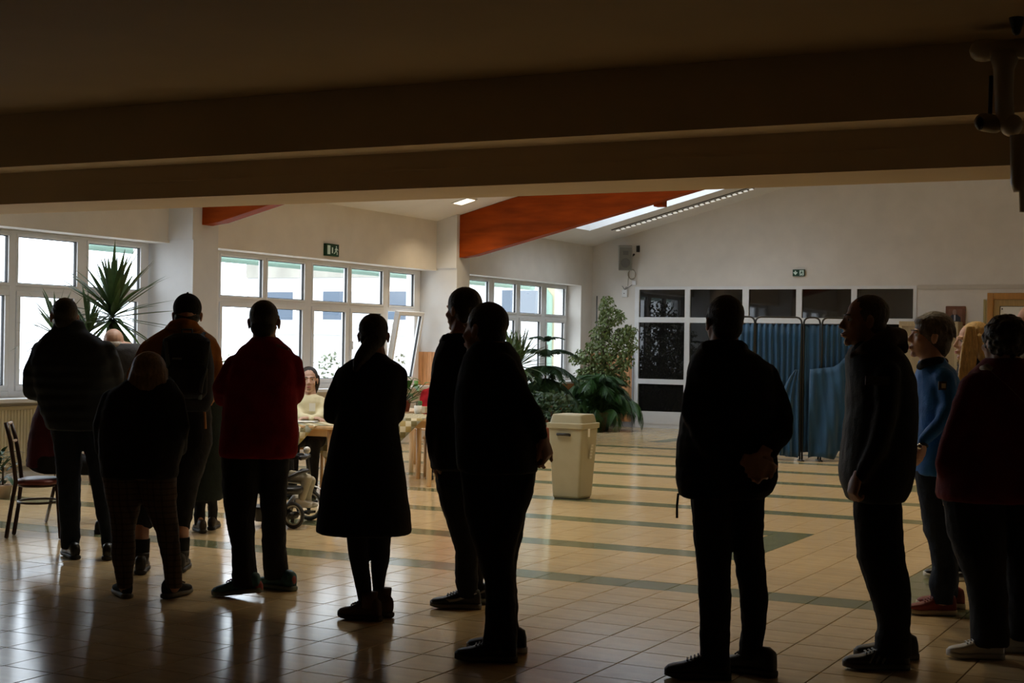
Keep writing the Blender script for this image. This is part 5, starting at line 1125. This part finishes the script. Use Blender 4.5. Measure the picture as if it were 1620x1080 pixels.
# Norfolk pine
nb = onx(862, 655, -11.0); NB = V((nb.x, nb.y, 0)); t = thing('norfolk_pine', 'tiered potted Norfolk pine before the right windows', 'plant', NB); pot(t, NB, .17, .30, M_terra)
zt = onx(862, 538, -11.0).z; build('trunk', MB().tube([NB+ZZ*.25, NB+ZZ*(zt*.6), NB+ZZ*(zt+.02)], [.022, .016, .008], 8), M_trunk, t, True)
def branchmesh(seed):
    rnd = random.Random(seed); mb = MB(); n = 40
    for i in range(n):
        u = i/(n-1); c = V((0, u, .10*math.sin(u*pi)-.16*u*u)); wd = .17*math.sin(min(1, u*1.3+.12)*pi*.82)+.02
        for s_ in (-1, 1):
            e = c+V((s_*wd, .10+.05*rnd.random(), -.05-.10*rnd.random())); k = V((0, .022, 0)); mb.add([c-k, c+k, e+k*.7, e-k*.7], [(0, 1, 2, 3)]); h_ = V((0, 0, .024)); mb.add([c-h_, c+h_, e+h_*.6, e-h_*.6], [(0, 1, 2, 3)])
    me = bpy.data.meshes.new('branch'); me.from_pydata([tuple(v_) for v_ in mb.v], [], mb.f); me.materials.append(M_dkl); return me
bms = [branchmesh(k) for k in range(3)]
for lv, (zz, L, n) in enumerate(((zt, .30, 5), (zt-.22, .50, 6), (zt-.44, .60, 8), (zt-.64, .62, 9), (zt-.82, .60, 9), (zt-.98, .52, 8))):
    for k in range(n):
        o = link('branch', bms[k % 3], t); o.matrix_local = Matrix.Translation((0, 0, zz)) @ Matrix.Rotation(2*pi*k/n+lv*.5, 4, 'Z') @ Matrix.Rotation(math.radians((16, 8, -14, -28, -38, -42)[lv]), 4, 'X') @ Matrix.Scale(L*random.uniform(.9, 1.08), 4)
# weeping fig with stake
fb = ony(950, 670, 25.2); FB = V((fb.x, 25.2, 0)); t = thing('weeping_fig', 'tall variegated weeping fig in the hall corner', 'plant', FB); pot(t, FB, .2, .34, mat('dark_pot', (.03, .028, .026), .6))
build('stem', MB().tube([FB+ZZ*.3, FB+V((.03, -.02, 1.1)), FB+V((.08, .02, 2.2))], [.025, .02, .01], 8), M_trunk, t, True)
stk = ony(943, 560, 25.4); build('stake', MB().tube([(stk.x, 25.4, .3), (stk.x, 25.4, ony(943, 468, 25.4).z)], .012, 8), M_black, t, True)
mb = MB(); br = MB()
blobs = [(960, 482, 12, 16), (968, 500, 20, 14), (955, 512, 12, 16), (982, 498, 7, 8), (950, 528, 16, 14), (978, 530, 22, 12), (995, 522, 13, 10), (1000, 545, 10, 16), (986, 548, 16, 16), (958, 552, 18, 18), (935, 548, 8, 10), (922, 562, 14, 12), (940, 572, 20, 14), (910, 568, 8, 8), (965, 575, 26, 16), (990, 572, 12, 14), (945, 596, 30, 20), (925, 596, 16, 18), (970, 600, 26, 18), (940, 625, 26, 16)]
pm_ = 85.5
for bx_, by_, rx_, ry_ in blobs:
    for k in range(int(rx_*ry_*1.05)):
        a = random.uniform(0, 2*pi); r_ = math.sqrt(random.random()); c = ony(bx_+rx_*r_*math.cos(a), by_+ry_*r_*math.sin(a), 25.2+random.uniform(-.35, .35)*(1-.5*r_))
        d = V((random.gauss(0, .7), random.gauss(0, .7), -.7)).normalized(); s_ = d.orthogonal().normalized(); s_.rotate(Matrix.Rotation(random.uniform(0, 6), 3, d)); ls = random.uniform(.055, .085)
        mb.add([c, c+d*ls*.45+s_*ls*.26, c+d*ls, c+d*ls*.45-s_*ls*.26], [(0, 1, 2), (0, 2, 3)])
    e = ony(bx_, by_, 25.2); q0 = FB+V((.04, 0, max(.5, e.z-.35))); br.tube([q0, (q0+e)/2+ZZ*.06, e], [.012, .009, .005], 6)
o = build('foliage', mb, M_fic, t); o['kind'] = 'stuff'; build('branches', br, M_trunk, t)
# areca palm
pb = flo(957, 680); PBs = V((pb.x, pb.y-.25, 0)); t = thing('areca_palm', 'bushy green palm in a terracotta pot beside the glazed screen', 'plant', PBs); pot(t, PBs, .15, .33, M_terra, .7)
def frondmesh(seed, n=62):
    rnd = random.Random(seed); mb = MB(); f = lambda u: V((0, .75*u,   .62*math.sin(u*pi*.55)*1.0-.48*u**3))
    mb.tube([f(k/10) for k in range(11)], [.010-.0008*k for k in range(11)], 5)
    for i in range(n):
        u = .22+.78*i/n; c = f(u); tg_ = (f(u+.02)-f(u)).normalized(); L = .34*math.sin(min(1, (1.12-u)*1.6)*pi/2)
        for s_ in (-1, 1):
            d = (tg_*.75+V((s_*.75, 0, -.45-.4*rnd.random()))).normalized(); w_ = tg_*.0065; m_ = c+d*L*.55+V((0, 0, -.015)); e = c+d*L+V((0, 0, -.08)); mb.add([c-w_*.6, c+w_*.6, m_+w_, e, m_-w_], [(0, 1, 2, 3, 4)])
    me = bpy.data.meshes.new('frond'); me.from_pydata([tuple(v_) for v_ in mb.v], [], mb.f); me.materials.append(M_palm); return me
fm = [frondmesh(k) for k in range(4)]
for k in range(46):
    o = link('frond', fm[k % 4], t); s_ = random.uniform(.65, 1.15); o.matrix_local = Matrix.Translation((random.uniform(-.05, .05), random.uniform(-.05, .05), .28)) @ Matrix.Rotation(k*2.4, 4, 'Z') @ Matrix.Rotation(math.radians(random.uniform(-42, 58)), 4, 'X') @ Matrix.Scale(s_, 4)
# low bushes by the wall
for k, (x, y, X, r, h, lb, pm) in enumerate(((872, 676, -10.2, .34, .55, 'low dark leafy plant behind the waste bin', M_terra), (920, 668, -11.2, .22, .35, 'small leafy plant in a black trough beside the palm', M_black))):
    g = onx(x, y, X); G = V((g.x, g.y, 0)); t = thing('potted_bush', lb, 'plant', G, 'low potted bushes'); pot(t, G, .16, .25, pm); build('stem', MB().tube([G+ZZ*.2, G+ZZ*(.25+h*.6)], .014, 6), M_trunk, t); foliage('foliage', t, G.x, G.y, .24, h, r, 420, .09, M_dkl, .3)
# plant on the right table
g = flo(652, 655, .727); G = V((g.x-.42, g.y+.5, .727)); t = thing('table_plant', 'leafy potted plant on the far table', 'plant', G); pot(t, G, .09, .13, M_terra); lm = leafmesh(1, .28, .35)
lm.materials.append(mat('bright_leaf', (.07, .20, .03), .45, var=.2, rand=.3))
for k in range(26):
    o = link('leaf', lm, t); e_ = V((random.uniform(-.2, .3), random.uniform(-.15, .15), random.uniform(.12, .42))); o.matrix_local = Matrix.Translation(e_) @ Matrix.Rotation(random.uniform(0, 6.28), 4, 'Z') @ Matrix.Rotation(random.uniform(-.5, .6), 4, 'X') @ Matrix.Scale(random.uniform(.09, .15), 4)
    build('stalk', MB().tube([G+ZZ*.1, G+e_*.6+V((0, 0, .03)), G+e_], .004, 5), M_palm, t)
# small pot plant at far left
g = flo(4, 788); G = V((g.x, g.y, 0)); t = thing('small_pot_plant', 'small leafy plant in a pale pot at the far left edge', 'plant', G); pot(t, G, .085, .13, mat('pale_clay', (.55, .40, .30), .7)); build('stem', MB().tube([G+ZZ*.1, G+ZZ*.3], .01, 6), M_trunk, t); lm2 = leafmesh(1, .13, .3); lm2.materials.append(M_dkl)
for k in range(34):
    o = link('leaf', lm2, t); o.matrix_local = Matrix.Translation((random.uniform(-.05, .05), random.uniform(-.05, .05), .14+.009*k)) @ Matrix.Rotation(k*2.4, 4, 'Z') @ Matrix.Rotation(random.uniform(-.2, .9), 4, 'X') @ Matrix.Scale(random.uniform(.12, .2), 4)
